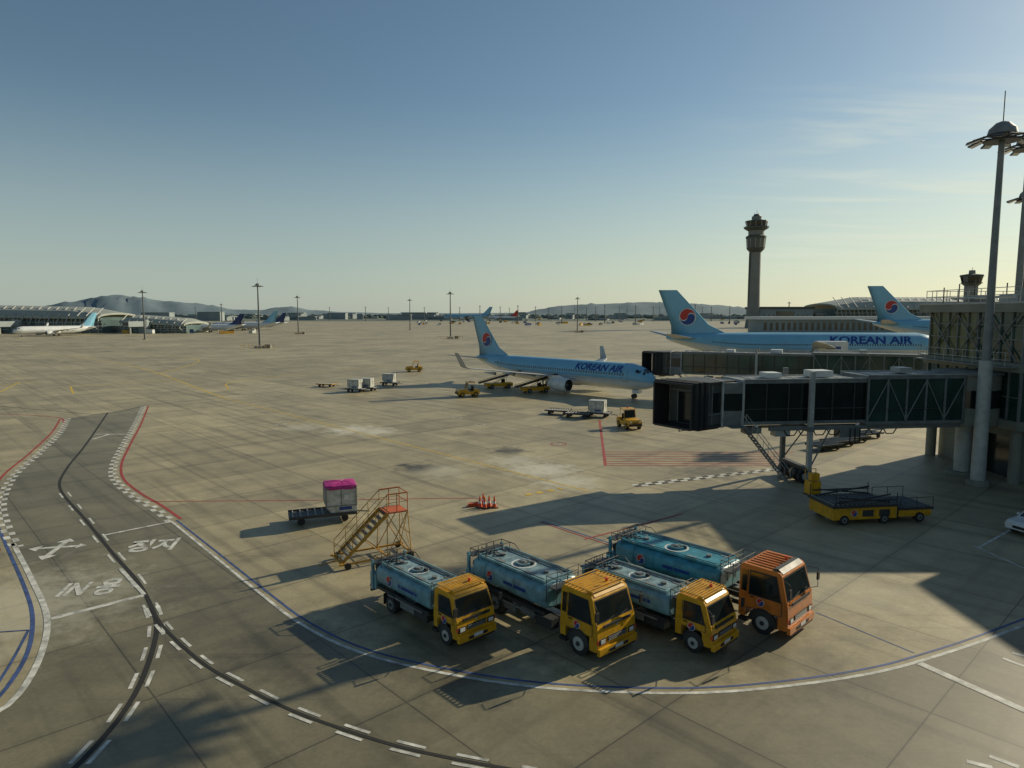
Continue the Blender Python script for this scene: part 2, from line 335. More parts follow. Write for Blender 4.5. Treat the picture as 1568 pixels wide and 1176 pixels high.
# ------------------------------------------------------------------ wheels / vehicles
def wheel(mb,x,y,r,w,hub=GRY):
    mb.cyl((x,y-w/2,r),(x,y+w/2,r),r,BLK,n=22)
    for s in(-1,1):
        mb.cyl((x,y+s*w/2,r),(x,y+s*(w/2+.02),r),r*.58,hub,n=16); mb.cyl((x,y+s*(w/2+.02),r),(x,y+s*(w/2+.07),r),r*.2,DRK,n=8)
def tank_truck(name,loc,hd,L,W,cabL,cabH,cm,tm,topm,big=False,rack=True,frail=True):
    mb=MB(); zb=.42; zt=cabH; be=zb+(zt-zb)*.50; hw=W/2
    tp=lambda z:1-.08*max(0,(z-be)/(zt-be))
    mb.prism([(-.08,zb),(-.01,zb+.1),(.0,zb+.5),(-.03,be-.15),(-.08,be),(-.34,zt-.16),(-.42,zt-.05),(-.58,zt),(-cabL+.14,zt+.02),(-cabL+.02,zt-.04),(-cabL,zt-.16),(-cabL,zb+.52),(-.42,zb+.52),(-.42,zb)],W,cm,tp)
    mb.prism([(-cabL+.28,zb+.12),(-cabL,zb+.12),(-cabL,zb+.518),(-cabL+.28,zb+.518)],W*.99,cm)
    def ws(f,y,o):
        x=-.08+(-.26)*f; z=be+(zt-.16-be)*f; nx,nz=(zt-.16-be),.26; l=math.hypot(nx,nz); return (x+nx/l*o,y*hw*tp(z),z+nz/l*o)
    mb.poly([ws(.03,-.95,.008),ws(.03,.95,.008),ws(.97,.93,.008),ws(.97,-.93,.008)],BLK)
    mb.poly([ws(.08,-.90,.016),ws(.08,.90,.016),ws(.92,.88,.016),ws(.92,-.88,.016)],GLS)
    for y in(-.5,.1): mb.tube([ws(.04,y,.03),ws(.16,y+.55,.035)],.012,BLK,4)
    for sg in(-1,1):
        def sp(x,z,o=.006): return (x,sg*(hw*tp(z)+o),z)
        dz=zt-.24
        mb.poly([sp(-.30,be-.05),sp(-.55,dz+.05),sp(-cabL*.80,dz+.05),sp(-cabL*.80,be-.05)],BLK)
        mb.poly([sp(-.37,be+.0,.012),sp(-.59,dz,.012),sp(-cabL*.78,dz,.012),sp(-cabL*.78,be,.012)],GLS)
        if big: mb.poly([sp(-cabL*.84,be+.05,.012),sp(-cabL*.84,dz,.012),sp(-cabL*.95,dz,.012),sp(-cabL*.95,be+.05,.012)],GLS)
        for x0,z0,x1,z1 in((-.27,zb+.55,-.27,be),(-cabL*.82,zb+.1,-cabL*.82,zt-.2)):
            mb.poly([sp(x0,z0),sp(x0-.025,z0),sp(x1-.025,z1),sp(x1,z1)],DRK)
        mb.poly([sp(-.27,zb+.54),sp(-cabL*.82,zb+.54),sp(-cabL*.82,zb+.56),sp(-.27,zb+.56)],DRK)
        mb.box(-cabL*.72,sg*(hw+.02),be-.12,.16,.03,.04,BLK)
        xa=-cabL*.5-.02; ra=.60 if big else .5; wr=.47 if big else .38
        mb.add([(xa+ra*cos(pi*i/10),sg*(hw+.005),wr+ra*sin(pi*i/10)) for i in range(11)]+[(xa+(ra-.09)*cos(pi*i/10),sg*(hw+.03),wr+(ra-.09)*sin(pi*i/10)) for i in range(11)],[(i,i+1,12+i,11+i) for i in range(10)],BLK)
        mb.poly([(xa+(ra-.08)*cos(pi*i/10),sg*(hw+.003),wr+(ra-.08)*sin(pi*i/10)) for i in range(11)],DRK)
        mb.tube([(-.22,sg*hw*.97,zt-.25),(.12,sg*(hw+.2),zt-.3),(.12,sg*(hw+.2),be+.05),(-.1,sg*hw,be)],.015,BLK,5)
        mb.box(.12,sg*(hw+.2),(zt+be)/2-.05,.07,.18,.34,BLK)
        mb.box(.0,sg*hw*.78,zb+.40,.06,.36,.22,BLK); mb.box(.03,sg*hw*.76,zb+.40,.03,.24,.15,LAMP); mb.box(-.02,sg*hw*.96,zb+.42,.08,.1,.16,ORC)
        mb.box(.06,sg*hw*.7,zb+.08,.03,.18,.1,LAMP)
        taegeuk(mb,-cabL*.55,be-.26,.14,sg*(hw+.013),-sg)
        mb.box(-cabL-1.0,sg*(hw-.3),.62,.9,.45,.42,DRK if sg<0 else GRY)
        mb.cyl((-cabL-2.4,sg*(hw-.3),.66),(-cabL-1.6,sg*(hw-.3),.66),.22,GRY,n=16)
        mb.box(-L+2.9,sg*(hw-.06),.62,1.0,.04,.3,GRY)
        mb.box(-cabL*.9,sg*(hw-.05),.42,.35,.25,.12,BLK)
    mb.box(.04,0,zb+.04,.14,W*1.0,.27,cm); mb.box(.115,0,zb+.02,.02,W*.5,.12,BLK); mb.box(.05,0,zb-.12,.08,W*.92,.12,BLK)
    mb.box(.01,0,zb+.42,.04,W*.50,.2,BLK); mb.box(.0,0,be-.10,.05,W*.72,.10,BLK)
    for q in range(3): mb.box(.035,0,zb+.35+.06*q,.016,W*.48,.014,LGR)
    mb.box(.13,0,zb+.06,.01,.46,.14,WHT)
    mb.ring((.0,0,be-.2),0,.05,LGR,ax='x')
    if rack:
        rx0,rx1=-.45,-cabL+.1; z=zt+.12; w=hw*.86
        for sg in(-1,1): mb.tube([(rx0,sg*w,z),(rx1,sg*w,z)],.022,cm)
        for q in range(9):
            x=rx0+(rx1-rx0)*q/8; mb.box(x,0,z,.06,w*2,.025,cm)
        for x in(rx0,rx1):
            for sg in(-1,1): mb.cyl((x,sg*w,zt-.02),(x,sg*w,z),.02,cm,n=6)
    else:
        for q in range(7): mb.box(-cabL*.6,-hw*.72+hw*.24*q,zt+.025,cabL*.62,.06,.05,cm)
    mb.prism([(-.36,zt-.08),(-.55,zt+.07),(-.75,zt+.07),(-.75,zt+.0),(-.5,zt-.04)],W*.80,cm if rack else DRK)
    mb.cyl((-.8,.3,zt+.13),(-.8,.3,zt+.26),.06,ORC,n=10)
    for sg in(-1,1): mb.box(-(L+cabL)/2+.3,sg*.38,.68,L-.6,.09,.2,DRK)
    wr=.47 if big else .38; xr=-L+ (2.1 if big else 1.7)
    for sg in(-1,1):
        wheel(mb,-cabL*.5,sg*(hw-.14),wr,.26,LGR)
        wheel(mb,xr,sg*(hw-.14),wr,.24); wheel(mb,xr,sg*(hw-.42),wr,.22)
        mb.add([(xr+(wr+.12)*cos(pi*i/8),sg*hw,wr+(wr+.12)*sin(pi*i/8)) for i in range(9)]+[(xr+(wr+.12)*cos(pi*i/8),sg*(hw-.55),wr+(wr+.12)*sin(pi*i/8)) for i in range(9)],[(i,i+1,10+i,9+i) for i in range(8)],DRK)
        mb.box(xr-wr-.2,sg*(hw-.25),.45,.02,.45,.5,BLK)
    mb.cyl((-cabL*.5,-hw+.2,wr),(-cabL*.5,hw-.2,wr),.07,DRK,n=8); mb.cyl((xr,-hw+.2,wr),(xr,hw-.2,wr),.09,DRK,n=8); mb.cyl((xr,0,wr-.16),(xr,0,wr+.16),.16,DRK,n=12)
    z0,z1=(.92,1.86) if not big else (1.05,2.12)
    xa,xb=-cabL-(.35 if not big else .95),-L+.45
    def sec(x,k):
        zc=(z0+z1)/2; a=hw*.97*k; b_=(z1-z0)/2*k; out=[]
        for i in range(32):
            t=2*pi*i/32; c,s_=cos(t),sin(t); out.append((x,a*math.copysign(abs(c)**.45,c),zc+b_*math.copysign(abs(s_)**.62,s_)))
        return out
    mb.loft([sec(xa,.82),sec(xa-.06,.95),sec(xa-.14,1),sec((xa+xb)/2,1),sec(xb+.14,1),sec(xb+.06,.95),sec(xb,.82)],tm)
    nb=4 if big else 3
    for q in range(1,nb+1):
        x=xa+(xb-xa)*q/(nb+1); mb.loft([sec(x-.03,1.012),sec(x+.03,1.012)],tm)
    lx=(xa-.25,xb+.25)
    mb.box((lx[0]+lx[1])/2,0,z1+.01,abs(lx[1]-lx[0]),W*.72,.05,topm)
    for sg in(-1,1): mb.box((lx[0]+lx[1])/2,sg*W*.37,z1+.05,abs(lx[1]-lx[0]),.05,.10,tm)
    for x in lx: mb.box(x,0,z1+.05,.05,W*.76,.10,tm)
    for f in (.5,):
        x=xa+(xb-xa)*f; R=.45 if not big else .56
        mb.ring((x,0,z1+.04),R*.84,R,WHT); mb.cyl((x,0,z1+.02),(x,0,z1+.12),R*.6,topm,n=22); mb.ring((x,0,z1+.125),R*.25,R*.48,DRK); mb.cyl((x,0,z1+.1),(x,0,z1+.17),.1,GRY,n=10)
        mb.box(x+.3,.2,z1+.1,.18,.1,.1,DRK)
    for q in range(5): mb.box(xa+(xb-xa)*(q+.5)/5,W*.24*(-1)**q,z1+.045,.5,.22,.02,TNKT if topm!=TNKT else GRY)
    mb.tube([(xa-.35,W*.30,z1+.09),(xb+.4,W*.30,z1+.09)],.03,GRY); mb.tube([(xa-.35,-W*.31,z1+.08),(xb+.4,-W*.31,z1+.08)],.02,DRK)
    for f in(.2,.8): mb.cyl((xa+(xb-xa)*f,0,z1+.03),(xa+(xb-xa)*f,0,z1+.13),.12,GRY,n=14)
    for sg in(-1,1):
        taegeuk(mb,xa+(xb-xa)*.72,(z0+z1)/2,.2,sg*(hw*.97+.012),-sg)
        mb.box(xa+(xb-xa)*.38,sg*(hw*.97+.005),(z0+z1)/2,1.4,.008,.14,LTXT)
        mb.box((xa+xb)/2,sg*(hw-.12),z0-.10,abs(xb-xa)*.96,.12,.14,DRK)
        mb.tube([(xa-.5,sg*(hw-.05),.75),(xb+1.0,sg*(hw-.05),.75)],.04,GRY)
    # frame behind the cab
    if frail:
        xx=xa+.3 if big else xa+.12; dx=.28 if big else .10; z=z1
        mb.box(xx,0,z-.05,dx*1.6,W*.8,.04,DRK); hr=.42 if big else .3
        for sx in(-dx,dx):
            for zz in(hr*.5,hr): mb.tube([(xx+sx,-hw*.85,z+zz),(xx+sx,hw*.85,z+zz)],.016,DRK)
            for k in range(4): mb.cyl((xx+sx,-hw*.85+hw*.5667*k,z-.7),(xx+sx,-hw*.85+hw*.5667*k,z+hr),.015,DRK,n=6)
        for sg in(-1,1): mb.tube([(xx-dx,sg*hw*.85,z+hr),(xx+dx,sg*hw*.85,z+hr)],.016,DRK)
    # rear work platform: lift frame, low rails, hose reel, cabinet, ladder
    for sx in(-.25,.35):
        mb.tube([(xb+sx,-hw*.85,z1+.28),(xb+sx,hw*.85,z1+.28)],.02,DRK)
        for k in range(5): mb.cyl((xb+sx,-hw*.85+hw*.425*k,z1-.3),(xb+sx,-hw*.85+hw*.425*k,z1+.28),.018,DRK,n=6)
    for sg in(-1,1):
        mb.tube([(xb-.25,sg*hw*.85,z1+.28),(xb+.7,sg*hw*.85,z1+.28),(xb+1.1,sg*hw*.85,z1+.02)],.02,DRK)
        mb.bb(xb-.35,xb-.23,sg*hw*.9-.06,sg*hw*.9+.06,.6,z1+.1,tm)
    mb.box(xb-.28,0,z1-.05,.5,W*.86,.05,DRK)
    mb.box(xb-.28,0,1.0,.5,W*.9,.7,tm); mb.box(xb-.42,0,.55,.1,W*.95,.14,BLK)
    for sg in(-1,1): mb.box(xb-.54,sg*hw*.75,.7,.04,.3,.14,RED)
    mb.cyl((xb-.28,-.6,1.55),(xb-.28,.6,1.55),.22,BLK,n=16)
    for k in range(5): mb.box(xb-.6,hw*.5,.6+.3*k,.03,.42,.03,GRY)
    for dy in(-.2,.2): mb.cyl((xb-.6,hw*.5+dy,.5),(xb-.6,hw*.5+dy,z1+.1),.018,GRY,n=6)
    for k in range(3):
        pts=[(xb+.5+(k*.3)-.1*j,.2*sin(j*.9+k)-W*.15+k*.1,z1+.09) for j in range(10)]; mb.tube(pts,.028,BLK)
    return mb.build(name,loc,hd,bevel=.03)
th=math.atan2(-.73,.68)
tank_truck('lavatory_service_truck',(-1.4,25.8),th,6.4,1.9,1.55,2.13,YEL,TNK,TNKT)
tank_truck('water_tank_truck',(4.0,24.9),th-.02,8.0,2.2,1.95,2.5,YEL,TNK,TNKT,big=True,rack=True)
tank_truck('lavatory_service_truck',(8.2,25.2),th+.02,6.5,1.9,1.6,2.13,YEL,TNK,TNKT)
tank_truck('water_tank_truck',(11.75,26.7),th+.03,9.0,2.35,2.1,2.72,ORG,TNKB,TNKB,big=True,rack=False)

# ------------------------------------------------------------------ passenger/maintenance stairs
def stairs():
    mb=MB(); W=1.25; x0,x1,x2=.15,2.75,3.9; zt=2.5
    for sg in(-1,1):
        y=sg*W/2
        mb.prism([(x0,.22),(x0+.22,.22),(x1+.05,zt-.12),(x1+.05,zt+.04),(x1-.1,zt+.0)],0,OCH,y0=y-.03,y1=y+.03)
        mb.tube([(x0+.1,y,1.15),(x1,y,zt+1.0),(x2,y,zt+1.0)],.022,OCH)
        mb.tube([(x0+.1,y,.75),(x1,y,zt+.55),(x2,y,zt+.55)],.016,OCH)
        mb.tube([(x0+.1,y,.3),(x0+.1,y,1.15)],.022,OCH)
        for f in(.25,.5,.75,1): 
            xx=x0+.1+(x1-x0-.1)*f; zz=.25+(zt-.25)*f; mb.cyl((xx,y,zz),(xx,y,zz+.98),.018,OCH,n=6)
        for xx in(x1+.55,x2): mb.cyl((xx,y,zt),(xx,y,zt+1.0),.024,ORR,n=6)
        mb.tube([(x1,y,zt+1.03),(x2,y,zt+1.03)],.026,ORR)
        yb=sg*.85
        for a,b_ in(((x2,y,zt),(x2+.1,yb,.25)),((x1,y,zt),(x1-.1,yb,.25)),((x1,y,zt),(x2+.1,yb,.25)),((x2,y,zt),(x1-.1,yb,.25)),((x1*.55,y,zt*.5),(x1-.1,yb,.25))): mb.tube([a,b_],.026,OCH)
        mb.box((x0+x2)/2+.1,yb,.25,x2-x0+.3,.09,.09,OCH)
        for xx in(x0+.35,x2): mb.cyl((xx,yb-.06+sg*.12,.17),(xx,yb+.06+sg*.12,.17),.17,BLK,n=14)
    for xx in(x0+.1,x1-.1,x2+.1): mb.box(xx,0,.25,.08,1.7,.08,OCH)
    mb.tube([(x2+.05,-.7,1.3),(x2+.05,.7,1.3)],.022,OCH); mb.tube([(x2+.1,-.85,.25),(x2,.6,zt)],.022,OCH); mb.tube([(x2+.1,.85,.25),(x2,-.6,zt)],.022,OCH)
    for q in range(10):
        f=(q+.5)/10; mb.box(x0+.15+(x1-x0)*f,0,.25+(zt-.25)*f,.24,W-.08,.03,GRY); mb.box(x0+.27+(x1-x0)*f-.24,0,.25+(zt-.25)*f,.03,W-.08,.05,OCH)
    mb.box((x1+x2)/2,0,zt,x2-x1,W,.07,ORR)
    mb.tube([(x2,-W/2,zt+1.0),(x2,W/2,zt+1.0)],.024,ORR); mb.tube([(x2,-W/2,zt+.5),(x2,W/2,zt+.5)],.02,ORR)
    mb.tube([(x0,0,.25),(x0-.9,0,.12)],.03,OCH)
    return mb
stairs().build('mobile_boarding_stairs',G(510,866),math.radians(30))

# ------------------------------------------------------------------ dollies and containers
def dolly(mb,ox=0,L=3.3,W=1.9,m=DRK):
    mb.box(ox,0,.48,L,W,.10,m)
    for sg in(-1,1): mb.box(ox,sg*W/2,.56,L,.06,.12,m); 
    for q in range(9): mb.cyl((ox-L/2+.25+q*(L-.5)/8,-W/2+.05,.56),(ox-L/2+.25+q*(L-.5)/8,W/2-.05,.56),.05,GRY,n=8)
    for xx in(-L*.32,L*.32):
        for sg in(-1,1): mb.cyl((ox+xx,sg*(W/2-.25)-.07,.22),(ox+xx,sg*(W/2-.25)+.07,.22),.22,BLK,n=14)
        mb.box(ox+xx,0,.32,.1,W-.4,.1,m)
    mb.tube([(ox+L/2,0,.42),(ox+L/2+.9,0,.3)],.04,m)
def uld(mb,cx,w=1.55,d=2.0,h=1.6,z=.62,top=None,m=ULDM):
    prof=[(-w/2,z+.4),(-w/2+.35,z),(w/2,z),(w/2,z+h),(-w/2,z+h)]
    mb.prism([(cx+a,b_) for a,b_ in prof],d,m)
    for sg in(-1,1):
        y=sg*(d/2+.012)
        for a,b_ in((-w/2+.04,0),(w/2-.04,0),(0,0)): mb.box(cx+a,y,z+h/2+.15,.05,.03,h-.35,GRY)
        for zz in(z+.42,z+h-.05): mb.box(cx,y,zz,w,.03,.05,GRY)
        mb.box(cx+.25,y,z+.25,w*.4,.012,.2,LTXT); mb.box(cx+.3,y,z+.95,.3,.012,.3,WHT)
    for yy in(-d/2+.04,0,d/2-.04):
        for sg in(-1,1): mb.box(cx+sg*(w/2+.01),yy,z+h/2+.2,.03,.05,h-.4,GRY)
    if top: 
        rr=random.Random(5); rows=[]
        for zz,k in((z+h-.16,1.035),(z+h+.02,1.04),(z+h+.10,.99),(z+h+.17,.6),(z+h+.2,.1)):
            rows.append([(cx+(w/2)*k*max(-1,min(1,1.35*cos(2*pi*i/24)))*(1+.012*rr.uniform(-1,1)),(d/2)*k*max(-1,min(1,1.35*sin(2*pi*i/24)))*(1+.012*rr.uniform(-1,1)),zz+.025*rr.uniform(-1,1)) for i in range(24)])
        mb.loft(rows,top,smooth=False)
mb=MB(); dolly(mb,-1.0,4.1,1.7); uld(mb,.1,1.9,1.6,1.62,.62,PINK); mb.build('baggage_container_on_dolly',G(519,794),math.radians(20),bevel=.015)
def dol2(name,u,v,rz,n=1,m=DRK,load=True,lm=ULDM,top=None):
    mb=MB(); dolly(mb,0,3.2,1.8,m)
    if load: uld(mb,-.1,2.0,1.6,1.5,.62,top,lm)
    mb.build(name,G(u,v),rz,bevel=.012)
dol2('baggage_container_on_dolly',545,600,math.radians(-15)); dol2('baggage_container_on_dolly',563,598,math.radians(-15)) 
dol2('baggage_container_on_dolly',597,590,math.radians(-15))
dol2('baggage_container_on_dolly',916,638,math.radians(-22),lm=ULDM)
dol2('empty_baggage_dolly',855,634,math.radians(-22),load=False); dol2('empty_baggage_dolly',884,639,math.radians(-22),load=False)
dol2('empty_baggage_dolly',500,592,math.radians(-15),load=False,m=OCH)
for u,v in((1262,688),(1284,682),(1305,676),(1326,670)): dol2('empty_baggage_dolly',u,v,math.radians(25),load=False)
def hilift():
    mb=MB(); mb.bb(-6,-.1,-1.25,1.25,4.6,7.2,WHT); mb.bb(-6,1.8,-1.1,1.1,.7,.95,DRK)
    for s in(-1,1):
        mb.tube([(-5.5,s*.9,1),(-.8,s*.9,4.6)],.1,GRY); mb.tube([(-.8,s*.9,1),(-5.5,s*.9,4.6)],.1,GRY)
        for x in(1,-4.6): mb.cyl((x,s*1.0-.15,.48),(x,s*1.0+.15,.48),.48,BLK,n=16)
        mb.box(-3,s*1.258,5.9,3,.01,.5,LTXT)
    mb.prism([(2,.6),(2,1.5),(1.7,2.6),(.3,2.6),(.3,.6)],2.3,WHT); mb.poly([(2.005,-1,1.55),(2.005,1,1.55),(1.72,1,2.5),(1.72,-1,2.5)],GLS)
    mb.bb(-.1,1.2,-1.2,1.2,4.6,4.7,GRY); mb.tube([(1.2,-1.2,5.7),(1.2,1.2,5.7)],.03,GRY)
    return mb
hilift().build('catering_high_lift_truck',(70,143),math.radians(-5),bevel=.03)

def tug():
    mb=MB()
    mb.prism([(1.5,.35),(1.55,.8),(1.4,1.0),(.2,1.08),(.15,.75),(-.7,.75),(-.75,1.05),(-1.5,1.0),(-1.5,.35)],1.5,YEL)
    for s in(-1,1):
        for x in(.95,-.95): wheel(mb,x,s*.68,.33,.24,YEL)
        mb.tube([(.25,s*.66,1.05),(.05,s*.62,1.95),(-.85,s*.62,1.95),(-.8,s*.66,1.0)],.035,YEL)
        mb.box(1.54,s*.5,.82,.04,.22,.14,LAMP)
    mb.box(-.4,0,1.98,1.15,1.4,.07,YEL); mb.poly([(.22,-.6,1.1),(.22,.6,1.1),(.08,.58,1.88),(.08,-.58,1.88)],GLS)
    mb.box(-.45,0,.92,.5,1.1,.14,BLK); mb.box(-.68,0,1.2,.12,1.0,.5,BLK); mb.tube([(.1,.3,1.1),(-.1,.3,1.25)],.03,BLK); mb.ring((-.1,.3,1.26),.12,.17,BLK)
    mb.box(1.58,0,.5,.06,1.45,.22,BLK); mb.box(1.53,0,.75,.03,.6,.16,BLK); mb.cyl((-.4,0,2.0),(-.4,0,2.15),.07,ORC,n=8); mb.box(-1.58,0,.5,.16,.2,.12,DRK)
    return mb.mesh('baggage_tractor')
TG=tug()
for u,v,r,s in((963,655,-75,1.1),(716,607,-160,1.15),(634,569,-170,1.2)): place(TG,'baggage_tractor',G(u,v),math.radians(r),bevel=.02,scale=s)
def belt():
    mb=MB(); mb.bb(-2.6,2.2,-.9,.9,.35,.95,YEL)
    for s in(-1,1):
        for x in(1.4,-1.6): wheel(mb,x,s*.85,.38,.24)
    mb.prism([(-3.8,.9),(-3.8,1.15),(3.9,3.0),(3.9,2.75)],.9,DRK)
    for s in(-1,1): mb.tube([(-3.7,s*.5,1.3),(3.8,s*.5,3.15)],.04,YEL); mb.tube([(-1,s*.4,.9),(1.8,s*.4,2.3)],.05,GRY)
    mb.bb(.6,1.2,.45,.85,.95,1.5,BLK); mb.tube([(1.6,.85,.9),(1.6,.85,2),(.6,.85,2)],.03,YEL)
    return mb.mesh('belt_loader')
BLT=belt()
for x,y,r in ((-2.2,119,20),(4.0,112.5,25)): place(BLT,'belt_loader',(x,y),math.radians(r),bevel=.02)
def loader():
    mb=MB()
    mb.bb(-3.3,1.3,-1.4,1.4,.35,1.15,YEL); mb.bb(1.5,3.9,-1.35,1.35,.4,.85,YEL); mb.bb(1.3,1.5,-1.3,1.3,.4,1.0,DRK)
    mb.bb(-3.4,1.3,-1.5,1.5,1.16,1.32,DRK); mb.bb(1.45,4.0,-1.45,1.45,.86,1.0,DRK)
    for q in range(14): mb.cyl((-3.2+q*.32,-1.35,1.35),(-3.2+q*.32,1.35,1.35),.06,GRY,n=8)
    for q in range(7): mb.cyl((1.7+q*.34,-1.3,1.03),(1.7+q*.34,1.3,1.03),.06,GRY,n=8)
    for s in(-1,1):
        for x in(-2.5,.4,3): wheel(mb,x,s*1.3,.33,.28)
        mb.tube([(-3.0,s*1.1,1.4),(1.0,s*1.1,1.9)],.06,DRK); mb.tube([(1.0,s*1.1,1.4),(-2.8,s*1.1,1.8)],.06,DRK)
        mb.bb(-3.0,1.2,s*1.5-.03,s*1.5+.03,1.6,1.7,DRK)
        for x in(-3.2,-1.2,1.2): mb.cyl((x,s*1.5,1.3),(x,s*1.5,2.1 if x!=-1.2 else 1.7),.03,DRK,n=6)
        mb.tube([(1.5,s*1.45,1.7),(3.9,s*1.45,1.7)],.025,DRK)
        for x in(1.5,2.7,3.9): mb.cyl((x,s*1.45,1.0),(x,s*1.45,1.7),.025,DRK,n=6)
        taegeuk(mb,-1.8,.78,.2,s*1.412,-s); 
        for x in(-.8,.4): mb.box(x,s*1.41,.75,.8,.02,.45,DRK)
    mb.bb(-3.2,-2.4,1.5,2.2,1.3,2.25,YEL); mb.bb(-3.1,-2.5,1.55,2.0,2.3,2.8,YEL); mb.bb(-3.3,-2.3,1.45,2.3,1.2,1.3,DRK)
    mb.tube([(-3.2,2.2,1.3),(-3.2,2.2,3.0),(-2.4,2.2,3.0),(-2.4,2.2,1.3)],.03,YEL)
    return mb
place(loader().mesh('container_loader'),'container_loader',(22.6,42.6),math.radians(8),bevel=.02,scale=.93)
def cone():
    mb=MB(); mb.box(0,0,.025,.42,.42,.05,BLK)
    mb.cyl((0,0,.05),(0,0,.3),.16,ORC,r1=.115,n=16);mb.cyl((0,0,.3),(0,0,.45),.115,WHT,r1=.085,n=16);mb.cyl((0,0,.45),(0,0,.8),.085,ORC,r1=.03,n=16)
    return mb.mesh('traffic_cone')
CN=cone()
for u,v in((735,777),(742,778),(749,776.5),(757,777.5),(740,773)): place(CN,'traffic_cone',G(u,v),.3)
mb=MB(); mb.box(0,0,.12,.9,.25,.2,ORC); mb.box(.1,.3,.1,.6,.2,.16,DRK); mb.tube([(-.6,-.2,.1),(.2,.1,.25)],.04,ORR); mb.build('wheel_chocks',G(727,775),math.radians(20))

def car():
    mb=MB(); W=1.8
    mb.prism([(2.15,.3),(2.2,.62),(2.0,.78),(1.1,.9),(-1.9,.92),(-2.15,.75),(-2.15,.3)],W,WHT)
    mb.prism([(1.1,.9),(.35,1.42),(-1.3,1.44),(-1.95,.92)],W*.9,GLS,lambda z:1-.15*(z-.9)); mb.prism([(.38,1.41),(.25,1.47),(-1.2,1.49),(-1.35,1.43)],W*.84,WHT)
    for s in(-1,1):
        for x in(1.35,-1.35): wheel(mb,x,s*.8,.33,.22,LGR); mb.ring((x,s*.903,.35),.32,.4,BLK,ax='y')
        mb.tube([(1.1,s*.82,.9),(.36,s*.74,1.43)],.035,WHT); mb.tube([(-1.92,s*.82,.92),(-1.32,s*.74,1.44)],.05,WHT); mb.tube([(-.4,s*.81,.9),(-.4,s*.75,1.44)],.035,WHT)
        mb.box(2.12,s*.68,.66,.14,.34,.13,LAMP); mb.box(-2.13,s*.68,.72,.08,.3,.16,RED); mb.box(.9,s*.98,.98,.12,.16,.12,WHT)
    mb.box(2.19,0,.48,.04,.9,.16,BLK); return mb
car().build('parked_car',(31.8,39.6),math.radians(200),bevel=.04)

